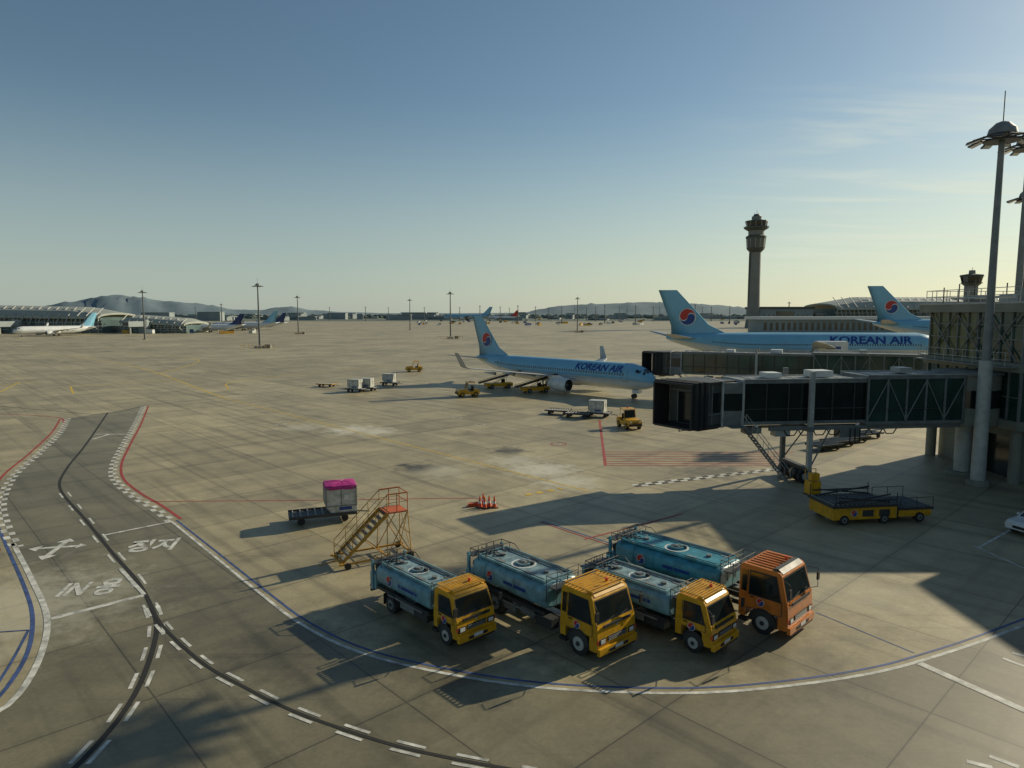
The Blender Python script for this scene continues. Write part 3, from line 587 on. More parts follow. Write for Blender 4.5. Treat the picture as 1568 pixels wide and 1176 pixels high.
# ------------------------------------------------------------------ boarding bridges
def bridge(name,rot,cab,zf,full=True,cabrot=28):
    R=Vector((*rot,0)); C=Vector((*cab,0)); D=C-R; L=D.length; mb=MB()
    h=3.0; w=1.6
    def tunnel(x0,x1,w,z0,z1,frame,glass,brace=False):
        mb.bb(x0,x1,-w,w,z0-.25,z0,frame); mb.bb(x0,x1,-w,w,z1,z1+.28,frame)
        n=max(2,int((x1-x0)/1.6))
        mb.bb(x0+.1,x1-.1,-w+.12,w-.12,z0+.001,z1-.001,glass)
        for i in range(n+1):
            x=x0+.08+(x1-x0-.16)*i/n
            for s in(-1,1): mb.box(x,s*(w-.05),(z0+z1)/2,.10 if not brace else .16,.08,z1-z0-.002,DRK if not brace else frame)
            if brace and i<n:
                xn=x0+.08+(x1-x0-.16)*(i+1)/n
                for s in(-1,1): mb.tube([(x,s*(w-.04),z0+.1 if i%2 else z1-.1),(xn,s*(w-.04),z1-.1 if i%2 else z0+.1)],.05,frame)
        for s in(-1,1):
            mb.bb(x0,x1,s*w-.05,s*w+.05,z1+.283,z1+.36,LGR)
            mb.bb(x0,x1,s*(w-.06)-.03,s*(w-.06)+.03,z0+.9,z0+.98,DRK)
        for i in range(n): mb.box(x0+(x1-x0)*(i+.5)/n,0,z1+.30,.06,w*1.9,.04,LGR)
    tunnel(1.6,L*.42,w+.22,zf,zf+h+.25,GRY,BGL,True)
    tunnel(L*.38,L-3.6,w,zf+.12,zf+h,GRY,GLS if full else BGL)
    for s in(-1,1): mb.bb(1.6,L*.75,s*1.45-.12,s*1.45+.12,zf-.62,zf-.27,GRY)
    mb.cyl((0,0,zf-.5),(0,0,zf+h+.45),2.3,CNC,n=28); mb.cyl((0,0,zf+.9),(0,0,zf+2.3),2.33,GLS,n=28); mb.cyl((0,0,zf+h+.45),(0,0,zf+h+.7),2.5,GRY,n=28)
    mb.cyl((0,0,0),(0,0,zf-.5),.55,LGR,n=20); mb.cyl((0,0,0),(0,0,.3),1.1,CNC,n=20)
    mb.bb(L-3.6,L-1.9,-1.75,1.75,zf-.2,zf+h+.1,GRY); mb.bb(L-3.5,L-2.0,-1.77,1.77,zf+1.0,zf+2.3,GLS)
    mb.bb(L-3.62,L-3.45,-1.8,1.8,zf-.25,zf+h+.3,LGR); mb.bb(L-2.0,L-1.85,-1.8,1.8,zf-.25,zf+h+.25,LGR)
    T=Matrix.Translation((L-.9,0,0))@Matrix.Rotation(math.radians(cabrot),4,'Z'); mb.T=T
    mb.bb(-1.7,1.5,-1.95,1.95,zf-.25,zf-.02,DRK); mb.bb(-1.7,1.5,-1.95,1.95,zf+h,zf+h+.22,DRK); mb.bb(-1.6,1.4,-1.85,1.85,zf,zf+h,CNCD)
    for s in(-1,1):
        mb.bb(-1.1,.9,s*1.86-.012,s*1.86+.012,zf+.9,zf+2.4,GLS)
        for x in(-1.15,-.3,.92): mb.bb(x-.05,x+.05,s*1.88-.02,s*1.88+.02,zf,zf+h,GRY)
        mb.bb(-1.5,1.3,s*1.88-.02,s*1.88+.02,zf+.75,zf+.85,GRY)
    for k in range(6):
        x=1.5+k*.28; g=.10*(k%2)
        mb.bb(x,x+.28,-2.0+g,-1.75,zf-.2,zf+h+.25-g,BLK); mb.bb(x,x+.28,1.75,2.0-g,zf-.2,zf+h+.25-g,BLK); mb.bb(x,x+.28,-1.749,1.749,zf+h,zf+h+.25-g,BLK); mb.bb(x,x+.28,-1.749,1.749,zf-.25,zf-.1,BLK)
    mb.bb(1.41,1.46,-.9,.9,zf+.02,zf+2.3,GLS); mb.bb(1.41,1.48,-1.0,-.9,zf,zf+2.4,GRY); mb.bb(1.41,1.48,.9,1.0,zf,zf+2.4,GRY); mb.bb(1.41,1.48,-1.7,1.7,zf+2.4,zf+2.5,GRY)
    mb.bb(-1.0,1.4,-1.0,1.0,zf-.55,zf-.26,DRK)
    for k in(-.8,0,.8): mb.cyl((.5+k,-.9,zf-.25),(.5+k,-.9,zf-.85),.05,GRY,n=6)
    mb.tube([(-.3,-.9,zf-.8),(1.3,-.9,zf-.8)],.04,GRY)
    mb.T=Matrix.Identity(4)
    xw=L*.62
    for s in(-1,1):
        mb.bb(xw-.17,xw+.17,s*2.0-.16,s*2.0+.16,1.1,zf+h+.9,LGR if s>0 else GRY); mb.bb(xw-.11,xw+.11,s*2.0-.10,s*2.0+.10,.9,1.1,SILV)
        mb.tube([(xw-.1,s*2.0,1.3),(xw-1.9,s*1.5,zf-.6)],.06,GRY)
    mb.bb(xw-.22,xw+.22,-2.1,2.1,.95,1.3,DRK); mb.bb(xw-.25,xw+.25,-2.2,2.2,zf-.65,zf-.28,GRY)
    for s in(-1,1):
        mb.box(xw,s*1.0,.75,1.3,.35,.4,DRK)
        for dy in(-.42,.42): mb.cyl((xw,s*1.0+dy-.2,.55),(xw,s*1.0+dy+.2,.55),.55,BLK,n=24); mb.cyl((xw,s*1.0+dy-.22,.55),(xw,s*1.0+dy+.22,.55),.28,LGR,n=14)
    xs=L-3.3
    for dy in(2.0,2.8):
        mb.tube([(xs,dy,zf-.1),(xs-3.6,dy,.35)],.06,GRY); mb.tube([(xs,dy,zf+.9),(xs-3.6,dy,1.3)],.03,LGR); 
        for f in(0,.25,.5,.75,1): mb.cyl((xs-3.6*f,dy,zf-.1-(zf-.45)*f),(xs-3.6*f,dy,zf+.9-(zf-.4)*f),.022,LGR,n=6)
    for q in range(18):
        f=(q+.5)/18; mb.box(xs-3.6*f,2.4,zf-.1-(zf-.45)*f,.24,.8,.04,GRY)
    mb.bb(xs-.1,xs+1.1,1.95,2.85,zf-.16,zf-.08,GRY)
    mb.box(L*.55,0,zf+h+.6,1.6,1.5,.5,WHT); mb.box(L*.72,0,zf+h+.52,1.2,1.3,.4,WHT); mb.box(L*.25,0,zf+h+.82,1.0,1.2,.4,LGR)
    # cable festoon, control cabinets, conduit and pre-conditioned-air hose under the tunnels
    for q in range(8):
        xa_=L*.30+q*L*.05; mb.tube([(xa_,1.5,zf-.55),(xa_+L*.0125,1.5,zf-1.0),(xa_+L*.0375,1.5,zf-1.0),(xa_+L*.05,1.5,zf-.55)],.045,BLK)
    mb.tube([(L*.2,-1.2,zf-.75),(L*.78,-1.2,zf-.75)],.12,LGR)
    mb.box(L*.47,1.2,zf-.9,1.6,.9,.6,GRY); mb.box(L*.8,.9,zf-.6,1.3,.8,.5,GRY); mb.box(L*.30,-.9,zf-.75,2.4,.8,.5,DRK); mb.box(L*.70,1.0,zf-.85,1.2,.8,.5,LGR)
    for q in range(3): mb.cyl((L*.44+q*.4,1.8,zf-.5),(L*.44+q*.4,1.8,zf-1.6),.05,BLK,n=6)
    for x in(L*.45,L*.8): mb.box(x,1.75,zf-.2,.25,.15,.15,LAMP)
    mb.build(name,(R.x,R.y,0),math.atan2(D.y,D.x),bevel=.015)
bridge('boarding_bridge',(36.6,54.6),(13.6,52.0),4.75)
bridge('boarding_bridge',(58,92),(23.2,106.8),3.9,full=False,cabrot=38)

# ------------------------------------------------------------------ concourse on the right
def concourse():
    mb=MB()
    X0,X1,Y0,Y1=38.2,52,51.0,62.5; top=13.6
    for z in(4.6,9.0): mb.bb(X0-.3,X1,Y0-.3,Y1+.3,z-.45,z+.25,CNC)
    mb.bb(X0-.7,X1,Y0-.7,Y1+.7,top-.5,top+.15,CNC); mb.bb(X0-.75,X1,Y0-.75,Y1+.75,top+.152,top+.32,LGR)
    mb.bb(X0+.1,X1,Y0,Y1,4.851,8.549,BGL)
    mb.bb(X0+.1,X1,Y0,Y1-6,9.251,13.099,BGL); mb.bb(X0+.101,X1,Y1-5.999,Y1,9.252,13.098,BGLY)
    n=9
    for i in range(n+1):
        y=Y0+(Y1-Y0)*i/n
        for a,b_ in((4.851,8.549),(9.251,13.099)): mb.bb(X0-.02,X0+.14,y-.05,y+.05,a,b_,GRY)
    for i in range(9):
        x=X0+1.5*i
        for yy in(Y0,Y1):
            for a,b_ in((4.852,8.548),(9.252,13.098)): mb.bb(x-.05,x+.05,yy-.08,yy+.08,a,b_,GRY)
    for z in(6.6,11.0,12.1): mb.bb(X0,X0+.13,Y0,Y1,z-.04,z+.04,GRY)
    for y in(Y0+.5,(Y0+Y1)/2,Y1-.5):
        for x in(X0+.4,X0+6): mb.cyl((x,y,0),(x,y,4.15),.42,CNC,n=18)
    # diagonal bracing rods and maintenance gantry outside the glass
    for k in range(3):
        a=Y0+.4+k*3.7; mb.tube([(X0-.12,a,9.3),(X0-.12,a+3.5,13.0)],.06,GRY); mb.tube([(X0-.12,a+3.5,9.3),(X0-.12,a,13.0)],.06,GRY)
    mb.bb(X0-1.2,X0-.31,Y0,Y1,8.9,9.0,GRY)
    for k in range(10): mb.cyl((X0-1.15,Y0+.2+k*1.22,9.0),(X0-1.15,Y0+.2+k*1.22,10.05),.025,LGR,n=6)
    for z in(9.5,10.05): mb.tube([(X0-1.15,Y0,z),(X0-1.15,Y1,z)],.025,LGR)
    mb.bb(X0+1.3,X1,Y0+1,Y1-.2,0,4.149,CNC); mb.bb(X0+1.26,X0+1.3,Y0+2,Y0+5,0,3.2,GLS); mb.bb(X0+1.25,X0+1.3,Y0+6,Y0+9,.0,3.2,LGR)
    for k in range(5): mb.bb(X0+1.2,X0+1.3,Y0+5.4+1.3*k,Y0+5.5+1.3*k,3.3,4,DRK)
    for y in [Y0+ (Y1-Y0)*k/8 for k in range(9)]: mb.cyl((X0-.5,y,top+.3),(X0-.5,y,top+1.4),.03,LGR,n=6)
    for z in(.85,1.4): mb.tube([(X0-.5,Y0,top+z),(X0-.5,Y1,top+z)],.03,LGR); mb.tube([(X0-.5,Y1,top+z),(X1,Y1,top+z)],.03,LGR)
    for k in range(8): mb.cyl((X0+k*1.6,Y1,top+.3),(X0+k*1.6,Y1,top+1.4),.03,LGR,n=6)
    mb.bb(X0+3,X0+6,Y0+2,Y0+5,top+.32,top+1.5,GRY); mb.bb(X0+5,X0+9,Y0+7,Y0+10,top+.32,top+1.1,LGR); mb.bb(X0+.8,X0+2,Y0+7,Y0+8,top+.32,top+.9,GRY)
    for k in range(6): mb.cyl((X0+.4+k*.9,Y1-1-.7*k,top+.3),(X0+.4+k*.9,Y1-1-.7*k,top+1.7+.3*(k%3)),.05,DRK,n=6)
    mb.tube([(X0+.5,Y0+2,top+.7),(X0+.5,Y1-2,top+.7)],.12,LGR)
    X2,X3,Ya,Yb=47.2,85,-20,66
    mb.bb(X2,X3,Ya,50.9,0,4.3,CNCD); mb.bb(X2-.3,X3,Ya,50.9,4.301,5,CNC); mb.bb(X2+.1,X3,Ya,50.9,5.001,12.8,BGL); mb.bb(X2-.5,X3,Ya,50.2,12.801,15.0,CNC)
    for i in range(36): mb.bb(X2,X2+.15,Ya+2*i-.06,Ya+2*i+.06,5.001,12.8,GRY)
    mb.bb(52.01,X3,50.92,66,0,13.0,CNCD); mb.bb(52.01,X3,50.5,66.4,13.002,13.8,CNC)
    return mb
concourse().build('airport_concourse',bevel=0)

# ------------------------------------------------------------------ floodlight masts
def mastmesh(h,pr,big):
    mb=MB(); pm=GRY if big else MASTD
    mb.cyl((0,0,0),(0,0,h*.97),pr,pm,r1=pr*.55,n=14); mb.cyl((0,0,0),(0,0,.4),pr*2.2,CNC,n=12)
    if big: mb.cyl((0,0,0),(0,0,9.5),pr*1.4,LGR,r1=pr*1.25,n=18)
    mb.cyl((0,0,h*.985),(0,0,h*1.0),.95,GRY,r1=.85,n=20); mb.cyl((0,0,h*1.0),(0,0,h*1.015),.85,GRY,r1=.45,n=20); mb.cyl((0,0,h*1.015),(0,0,h*1.02),.45,GRY,r1=.1,n=16); mb.cyl((0,0,h),(0,0,h*1.10),.035,DRK,n=6)
    mb.cyl((0,0,h*.965),(0,0,h*.97),1.15,DRK,n=20)
    for k in range(10):
        a=2*pi*k/10+.2; c,s=cos(a),sin(a)
        mb.tube([(0,0,h*.975),(c*1.6,s*1.6,h*.975)],.05,DRK)
        mb.box(c*1.7,s*1.7,h*.972,1.0,.62,.10,DRK,rz=a,ry=.32); mb.box(c*1.68,s*1.68,h*.972-.07,.8,.5,.03,LAMP,rz=a,ry=.32)
    return mb.mesh('floodlight_mast')
MN=mastmesh(26.3,.36,True); MF=mastmesh(24,.42,False); MFF=mastmesh(24,.75,False)
place(MN,'floodlight_mast',(35.5,51.0)); place(MN,'floodlight_mast',(49.0,66.6),scale=1.12); place(MN,'floodlight_mast',(71.0,96),scale=1.12)
for u,v in((398,532),(222,520),(457,510.5),(690,517.5),(628,505),(884,508)): place(MF,'floodlight_mast',G(u,v))
for u,v in((340,497),(560,492),(735,493.5),(766,492),(793,494),(820,492),(860,492),(912,492),(926,495),(948,492),(973,494),(1000,492),(1027,495),(1064,496),(1089,492),(1117,493),(1207,500),(1320,497),(840,490),(650,491),(595,490.5),(704,491),(505,491),(1290,494),(898,490.5),(300,492),(750,490.5),(780,490),(1010,490.5),(1045,491),(1075,490.5),(960,490),(880,490)):
    place(MFF,'floodlight_mast',G(u,v))
for u,v in((398,533),(457,511.5),(690,518.5),(884,509)):
    mb=MB(); mb.bb(-1.6,1.6,-1.6,1.6,0,.9,LGR); mb.bb(2.2,4.2,-1,1,0,1.4,GRY)
    for k in range(-4,5): mb.cyl((k*1.6,-2.6,0),(k*1.6,-2.6,1.3),.08,YEL,n=6)
    mb.tube([(-6.4,-2.6,1.2),(6.4,-2.6,1.2)],.06,YEL); mb.build('mast_plinth_with_railing',G(u,v))

# ------------------------------------------------------------------ control tower
def octo(mb,prof,m,n=12,c=(0,0),sm=False):
    mb.loft([[(c[0]+r*cos(2*pi*i/n+.13),c[1]+r*sin(2*pi*i/n+.13),z) for i in range(n)] for z,r in prof],m,smooth=sm)
def tower():
    mb=MB()
    octo(mb,[(0,7.2),(12,5.6),(40,4.9),(67,4.7)],TOWC,16,sm=True)
    octo(mb,[(67,4.8),(69.5,7.2),(71,7.9)],CNCD); octo(mb,[(71,7.6),(79,8.2)],GLS); octo(mb,[(79,8.5),(81,8.9),(82,7.2)],CNCD)
    octo(mb,[(82,6.6),(86,6.8)],TOWC); octo(mb,[(86,7.2),(88,10.4),(89.4,10.8)],CNCD); octo(mb,[(89.4,8.2),(93.6,9.3)],GLS); octo(mb,[(93.6,9.8),(94.6,9.6),(95.2,5.5)],CNCD)
    octo(mb,[(95.2,4.2),(98.5,4.2)],TOWC); octo(mb,[(98.5,3.4),(100.5,2.2)],CNCD)
    for i in range(12):
        a=2*pi*i/12+.13; mb.tube([(10.6*cos(a),10.6*sin(a),89.4),(10.6*cos(a),10.6*sin(a),90.8)],.09,LGR)
        mb.tube([(8.25*cos(a),8.25*sin(a),89.4),(9.35*cos(a),9.35*sin(a),93.6)],.18,LGR)
        mb.tube([(7.65*cos(a),7.65*sin(a),71),(8.25*cos(a),8.25*sin(a),79)],.16,LGR)
    for x,y,h in((0,0,104),(2,1,102),(-2,.5,102)): mb.cyl((x,y,98),(x,y,h),.15,DRK,n=6)
    for s in(-1,1): mb.bb(-5.2,-4.6,s*1.2-.3,s*1.2+.3,8,67,CNCD)
    return mb
tower().build('control_tower',(217,617))
mb=MB(); octo(mb,[(0,4),(31,4)],TOWC); octo(mb,[(31,4.2),(33,6.5)],CNCD); octo(mb,[(33,5.6),(37,6.6)],GLS); octo(mb,[(37,7),(38,6.6),(38.6,3)],CNCD); octo(mb,[(38.6,2),(41,1.8)],TOWC); mb.cyl((0,0,41),(0,0,43),.12,DRK,n=6)
mb.build('ramp_control_tower',(300,450))

# ------------------------------------------------------------------ far terminals
def farterm(L,D,h0,h1,bays,flat=.4):
    mb=MB(); rings=[]
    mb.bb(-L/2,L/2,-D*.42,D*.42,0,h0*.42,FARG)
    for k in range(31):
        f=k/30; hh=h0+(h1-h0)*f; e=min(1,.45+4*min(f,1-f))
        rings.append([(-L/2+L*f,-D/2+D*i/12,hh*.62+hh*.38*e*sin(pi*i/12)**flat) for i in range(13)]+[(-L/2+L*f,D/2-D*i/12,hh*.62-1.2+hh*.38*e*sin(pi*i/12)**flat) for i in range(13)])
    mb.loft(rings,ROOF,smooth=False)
    for k in range(bays+1):
        x=-L/2+2+(L-4)*k/bays; hh=h0+(h1-h0)*k/bays
        mb.box(x,-D*.43,hh*.30,.5,.8,hh*.6,LGR); mb.tube([(x,-D*.5,hh*.62),(x,-D*.58,hh*.36),(x,-D*.43,hh*.1)],.25,LGR)
        mb.tube([(x,-D*.3,hh*.98),(x,-D*.5,hh*.66)],.35,LGR)
    for z in(.12,.24,.36,.48): mb.bb(-L/2-.2,L/2+.2,-D*.425-.3,-D*.42,h0*z-.2,h0*z+.2,LGR)
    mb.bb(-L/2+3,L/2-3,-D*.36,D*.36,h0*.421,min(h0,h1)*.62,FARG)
    for k in range(int(L/38)):
        x=-L/2+20+38*k; mb.bb(x-2,x+2,-D*.42-24,-D*.42,4.5,8,FARW); mb.bb(x-1.9,x+1.9,-D*.42-24.05,-D*.42-24,5.3,7.2,GLS); mb.cyl((x,-D*.42-20,0),(x,-D*.42-20,4.5),.6,LGR,n=8); mb.cyl((x,-D*.42-6,0),(x,-D*.42-6,9),3,FARW,n=14)
        mb.box(x+9,-D*.42-14,1.4,6,2.5,2.4,WHT); mb.box(x-10,-D*.42-10,1.2,4,2.2,2.0,YEL)
    return mb
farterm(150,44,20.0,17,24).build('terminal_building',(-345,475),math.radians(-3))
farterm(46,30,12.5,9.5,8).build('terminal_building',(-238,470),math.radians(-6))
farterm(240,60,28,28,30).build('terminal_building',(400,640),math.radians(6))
mb=MB()
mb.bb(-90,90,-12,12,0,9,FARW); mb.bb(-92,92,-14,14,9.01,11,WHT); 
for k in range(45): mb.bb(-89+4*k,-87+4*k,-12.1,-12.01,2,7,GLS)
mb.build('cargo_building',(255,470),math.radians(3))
mb=MB(); mb.bb(-25,25,-15,15,0,17,FARW); mb.bb(-26,26,-16,16,17.01,19,CNCD); mb.bb(-8,8,-15.2,-15.01,3,15,GLS); mb.bb(30,60,-10,20,0,12,TOWC); mb.bb(29,61,-11,21,12.01,13,LGR)
for k in range(11): mb.bb(-24+4.3*k,-22.5+4.3*k,-15.1,-15.02,9,12,GLS)
mb.build('airfield_operations_building',(245,630))
rnd=random.Random(3); mb=MB()
for k in range(150):
    az=rnd.uniform(-.68,.75); d=rnd.uniform(1200,2300); w=rnd.uniform(12,55); h=rnd.uniform(3,8)*(1 if rnd.random()<.85 else 2); x=az*d
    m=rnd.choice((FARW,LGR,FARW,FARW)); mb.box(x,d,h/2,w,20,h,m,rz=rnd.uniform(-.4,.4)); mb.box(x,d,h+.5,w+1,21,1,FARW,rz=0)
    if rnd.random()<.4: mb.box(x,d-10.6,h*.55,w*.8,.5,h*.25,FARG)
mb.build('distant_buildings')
mb=MB()
for k in range(900):
    az=rnd.uniform(-.9,.9); d=rnd.uniform(1700,2300); r=rnd.uniform(3,8); x=az*d; n=7
    rr=[[(x+r*q*cos(2*pi*i/n+k)*(1+.3*rnd.random())*1.6,d+r*q*sin(2*pi*i/n+k),r*zz*(1+.25*rnd.random())) for i in range(n)] for zz,q in((0,.9),(.5,1.1),(.95,.7),(1.2,.2))]
    mb.loft(rr,TREE,smooth=False)
mb.build('distant_trees')
mb=MB()
for k in range(150):
    u=rnd.choice((rnd.uniform(0,400),rnd.uniform(640,1000),rnd.uniform(1100,1320))); v=rnd.uniform(493,512) if u<420 else rnd.uniform(490,499)
    x,y=G(u,v); m=rnd.choice((WHT,YEL,DRK,LGR,BLU)); l=rnd.uniform(3,9); a=rnd.uniform(0,3); mb.box(x,y,1.1,l,2.3,1.6,m,rz=a); mb.box(x+cos(a)*l*.25,y+sin(a)*l*.25,2.2,l*.45,2.1,.9,GLS if k%2 else m,rz=a)
mb.build('distant_ground_equipment')
# ------------------------------------------------------------------ hills
prof=[(-200,466),(-60,468),(60,470),(110,463),(150,456),(185,452),(215,456),(255,461),(300,464),(335,469),(360,474),(400,475),(425,471),(450,470),(480,475),(530,478),(600,479.5),(700,479.5),(800,479),(830,473),(860,468),(900,466),(940,465),(985,463),(1040,464),(1090,467),(1140,471),(1200,474),(1300,470),(1400,468),(1500,472),(1700,475)]
def hh(u):
    for a,b_ in zip(prof,prof[1:]):
        if a[0]<=u<=b_[0]:
            k=(u-a[0])/(b_[0]-a[0]); k=k*k*(3-2*k); return a[1]+(b_[1]-a[1])*k
    return 478
mb=MB(); rows=[]; D0=5200; us=[-200+8*i for i in range(238)]
for j in range(9):
    f=j/8; row=[]
    for i,u in enumerate(us):
        z=(480-hh(u))*D0/F+H; z=max(z,6)
        prof_=sin(pi*f)**1.1; nz=1+.10*sin(u*.11+j)+.06*sin(u*.37+2*j)+.04*rnd.uniform(-1,1)
        d=D0-900+1800*f
        row.append(((u-784)/F*d,d,-8+(z+8)*prof_*(nz if f!=.5 else 1+.02*rnd.uniform(-1,1))))
    rows.append(row)
nU=len(us); vs=[p for r in rows for p in r]
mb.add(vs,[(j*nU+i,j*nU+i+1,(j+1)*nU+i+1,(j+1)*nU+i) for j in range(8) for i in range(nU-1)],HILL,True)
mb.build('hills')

# ------------------------------------------------------------------ ground & markings
mb=MB(); mb.poly([(-9000,-60,0),(9000,-60,0),(9000,12000,0),(-9000,12000,0)],CON); mb.build('ground')
mb=MB(); mb.poly([(-4000,1150,.05),(4000,1150,.05),(4000,4200,.05),(-4000,4200,.05)],TREE); mb.build('grass_field')
def spline(px,sub=10,world=False):
    P=[Vector(p if world else G(*p)) for p in px]
    if len(P)==2: 
        n=max(2,int((P[1]-P[0]).length/1.0)); return [P[0].lerp(P[1],i/n) for i in range(n+1)]
    P=[P[0]*2-P[1]]+P+[P[-1]*2-P[-2]]; out=[]
    for k in range(1,len(P)-2):
        a,b_,c,d=P[k-1:k+3]
        for i in range(sub):
            t=i/sub; out.append(.5*((2*b_)+(c-a)*t+(2*a-5*b_+4*c-d)*t*t+(3*b_-a-3*c+d)*t**3))
    out.append(P[-2]); return out
def ribbon(mb,pts,w,z,m,off=0,dash=None,phase=0):
    cum=[0]
    for a,b_ in zip(pts,pts[1:]): cum.append(cum[-1]+(b_-a).length)
    L=cum[-1]
    def at(s):
        s=min(max(s,0),L)
        lo=0
        for i in range(len(cum)-1):
            if cum[i]<=s<=cum[i+1]: lo=i;break
        k=(s-cum[lo])/max(1e-6,cum[lo+1]-cum[lo]); p=pts[lo].lerp(pts[lo+1],k)
        a=pts[max(0,lo-1)]; b_=pts[min(len(pts)-1,lo+2)]; t=(b_-a).normalized(); return p,Vector((-t.y,t.x))
    segs=[(0,L)]
    if dash:
        segs=[];s=phase
        while s<L: segs.append((max(s,0),min(s+dash[0],L))); s+=dash[0]+dash[1]
    for a,b_ in segs:
        if b_-a<.05: continue
        n=max(1,int((b_-a)/.7)); vs=[]
        for i in range(n+1):
            p,nn=at(a+(b_-a)*i/n); q1=p+nn*(off-w/2); q2=p+nn*(off+w/2); vs+=[(q1.x,q1.y,z),(q2.x,q2.y,z)]
        mb.add(vs,[(2*i,2*i+1,2*i+3,2*i+2) for i in range(n)],m)
Z1,Z2,Z3,Z4,Z5=.004,.008,.012,.016,.020
left=[(104,641),(92,662),(60,694),(22,728),(2,770),(12,815),(40,870),(66,925),(72,960),(60,1010),(30,1060),(-10,1100)]
right=[(222,622),(207,650),(187,685),(174,712),(176,735),(202,758),(232,776),(262,798),(320,845),(400,910),(460,955),(540,995),(650,1025),(800,1050),(950,1060),(1100,1060),(1250,1045),(1350,1028),(1410,1012),(1500,983),(1600,945)]
Lp=spline(left); Rp=spline(right)
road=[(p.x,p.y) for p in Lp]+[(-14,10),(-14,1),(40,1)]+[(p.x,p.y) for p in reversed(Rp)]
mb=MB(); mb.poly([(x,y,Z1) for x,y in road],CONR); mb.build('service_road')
mb=MB()
zipL=spline([(104,641),(92,662),(60,694),(22,728),(2,770),(12,815),(26,838)])
zipR=spline([(220,622),(207,650),(187,685),(174,712),(176,735),(202,758),(232,776),(262,798)])
for z_ in(zipL,zipR):
    ribbon(mb,z_,.32,Z3,PW,off=.16,dash=(.7,.9)); ribbon(mb,z_,.32,Z3,PW,off=-.16,dash=(.7,.9),phase=.8)
ribbon(mb,zipL,.2,Z2,PR,off=-.80); ribbon(mb,zipR,.2,Z2,PR,off=.6)
ribbon(mb,spline([(0,634),(50,636),(92,640),(98,648)]),.2,Z2,PR); ribbon(mb,spline([(232,617),(300,611),(420,603)]),.2,Z2,PW)
ribbon(mb,spline([(0,622),(90,630),(160,634),(225,620)]),.14,Z2,PK)
ribbon(mb,spline([(20,832),(50,890),(72,945),(62,1005),(25,1068),(-20,1100)]),.24,Z3,PW)
ribbon(mb,spline([(-10,790),(14,845),(38,900),(50,945),(42,1000),(5,1060),(-30,1090)]),.16,Z2,PB)
ribbon(mb,spline([(44,965),(20,1010),(-5,1050)]),.10,Z3,PB); ribbon(mb,spline([(0,968),(44,965)]),.08,Z4,PB)
big=spline([(262,798),(320,845),(400,910),(460,955),(540,995),(650,1025),(800,1050),(950,1060),(1100,1060),(1250,1045),(1350,1028),(1410,1012),(1500,983),(1600,945)])
ribbon(mb,big,.15,Z3,PW); ribbon(mb,big,.11,Z2,PB,off=.32)
ribbon(mb,spline([(228,768),(480,766),(700,763),(740,765)]),.13,Z2,PR)
g1=spline([(165,632),(132,680),(102,718),(92,748),(130,795),(175,850),(210,890),(232,930),(240,965),(222,1030),(190,1090),(140,1150),(100,1190)])
ribbon(mb,g1,.20,Z2,PK)
glow=spline([(232,930),(240,965),(222,1030),(190,1090),(140,1150),(100,1190)])
for o in(-.26,.26): ribbon(mb,glow,.14,Z3,PW,off=o,dash=(1.1,.95))
g3=spline([(232,930),(252,962),(310,1015),(370,1050),(440,1085),(520,1115),(610,1143),(710,1165),(820,1185)])
ribbon(mb,g3,.13,Z3+.002,PK)
for o in(-.20,.20): ribbon(mb,g3,.12,Z4,PW,off=o,dash=(1.0,1.0))
gm=spline([(92,748),(130,795),(175,850),(210,890),(232,930)])
for o in(-.25,.25): ribbon(mb,gm,.12,Z3,PW,off=o,dash=(1.6,2.6),phase=1.6)
ribbon(mb,spline([(158,820),(262,799)]),.22,Z4,PW); ribbon(mb,spline([(78,948),(220,912)]),.32,Z4,PW)
ribbon(mb,spline([(184,871),(221,911)]),.18,Z5,PW)
ribbon(mb,spline([(345,610),(900,752)]),.16,Z2,PY); ribbon(mb,spline([(805,758),(860,748)]),.5,Z3,PY,dash=(.5,.5))
for pts,m in(([(0,590),(62,583)],PY),([(108,592),(112,603)],PY),([(108,592),(300,580)],PY),([(240,573),(300,556),(290,548),(200,540)],PY),([(345,610),(200,560),(60,540)],PY),([(0,600),(30,585)],PY),([(350,596),(352,586),(420,577),(640,555)],PY)):
    ribbon(mb,spline(pts),.3,Z2,m)
ribbon(mb,spline([(830,798),(950,837)]),.12,Z2,PB); ribbon(mb,spline([(826,799),(946,839)]),.10,Z3,PR); ribbon(mb,spline([(895,826),(1045,787)]),.14,Z3+.002,PR)
ribbon(mb,spline([(918,643),(927,713)]),.26,Z2,PR); ribbon(mb,spline([(920,692),(1215,693)]),.2,Z2+.001,PR); ribbon(mb,spline([(927,713),(1215,713)]),.2,Z2+.002,PR)
for k in range(1,6): ribbon(mb,spline([(921+k,692+k*3.6),(1205,692+k*3.6)]),.18,Z3,PR)
zz=spline([(970,744),(1210,716)])
for o,p in((.2,0),(-.2,.6)): ribbon(mb,zz,.4,Z3,PW,off=o,dash=(.6,.6),phase=p)
ribbon(mb,zz,.8,Z1,PK)
ribbon(mb,spline([(1408,1016),(1640,1120)]),.34,Z4,PW)
for a,b_ in(((1535,1008),(1575,1023)),((1550,1000),(1590,1010)),((1480,1166),(1520,1176)),((1515,1158),(1560,1175)),((1060,1183),(1100,1186))): ribbon(mb,spline([a,b_]),.18,Z3,PW)
ribbon(mb,spline([(1250,938),(1400,1000)]),.06,Z2,PB); ribbon(mb,spline([(1500,838),(1568,800)]),.14,Z3,PW); ribbon(mb,spline([(1490,835),(1568,870)]),.14,Z2,PW)
for u,v in((430,650),(700,640),(735,650),(850,680)): x,y=G(u,v); mb.ring((x,y,Z3),.5,.62,PW,n=16)
x,y=G(855,680); mb.ring((x,y,Z3+.001),.7,.85,PR,n=20)
x,y=G(168,665)
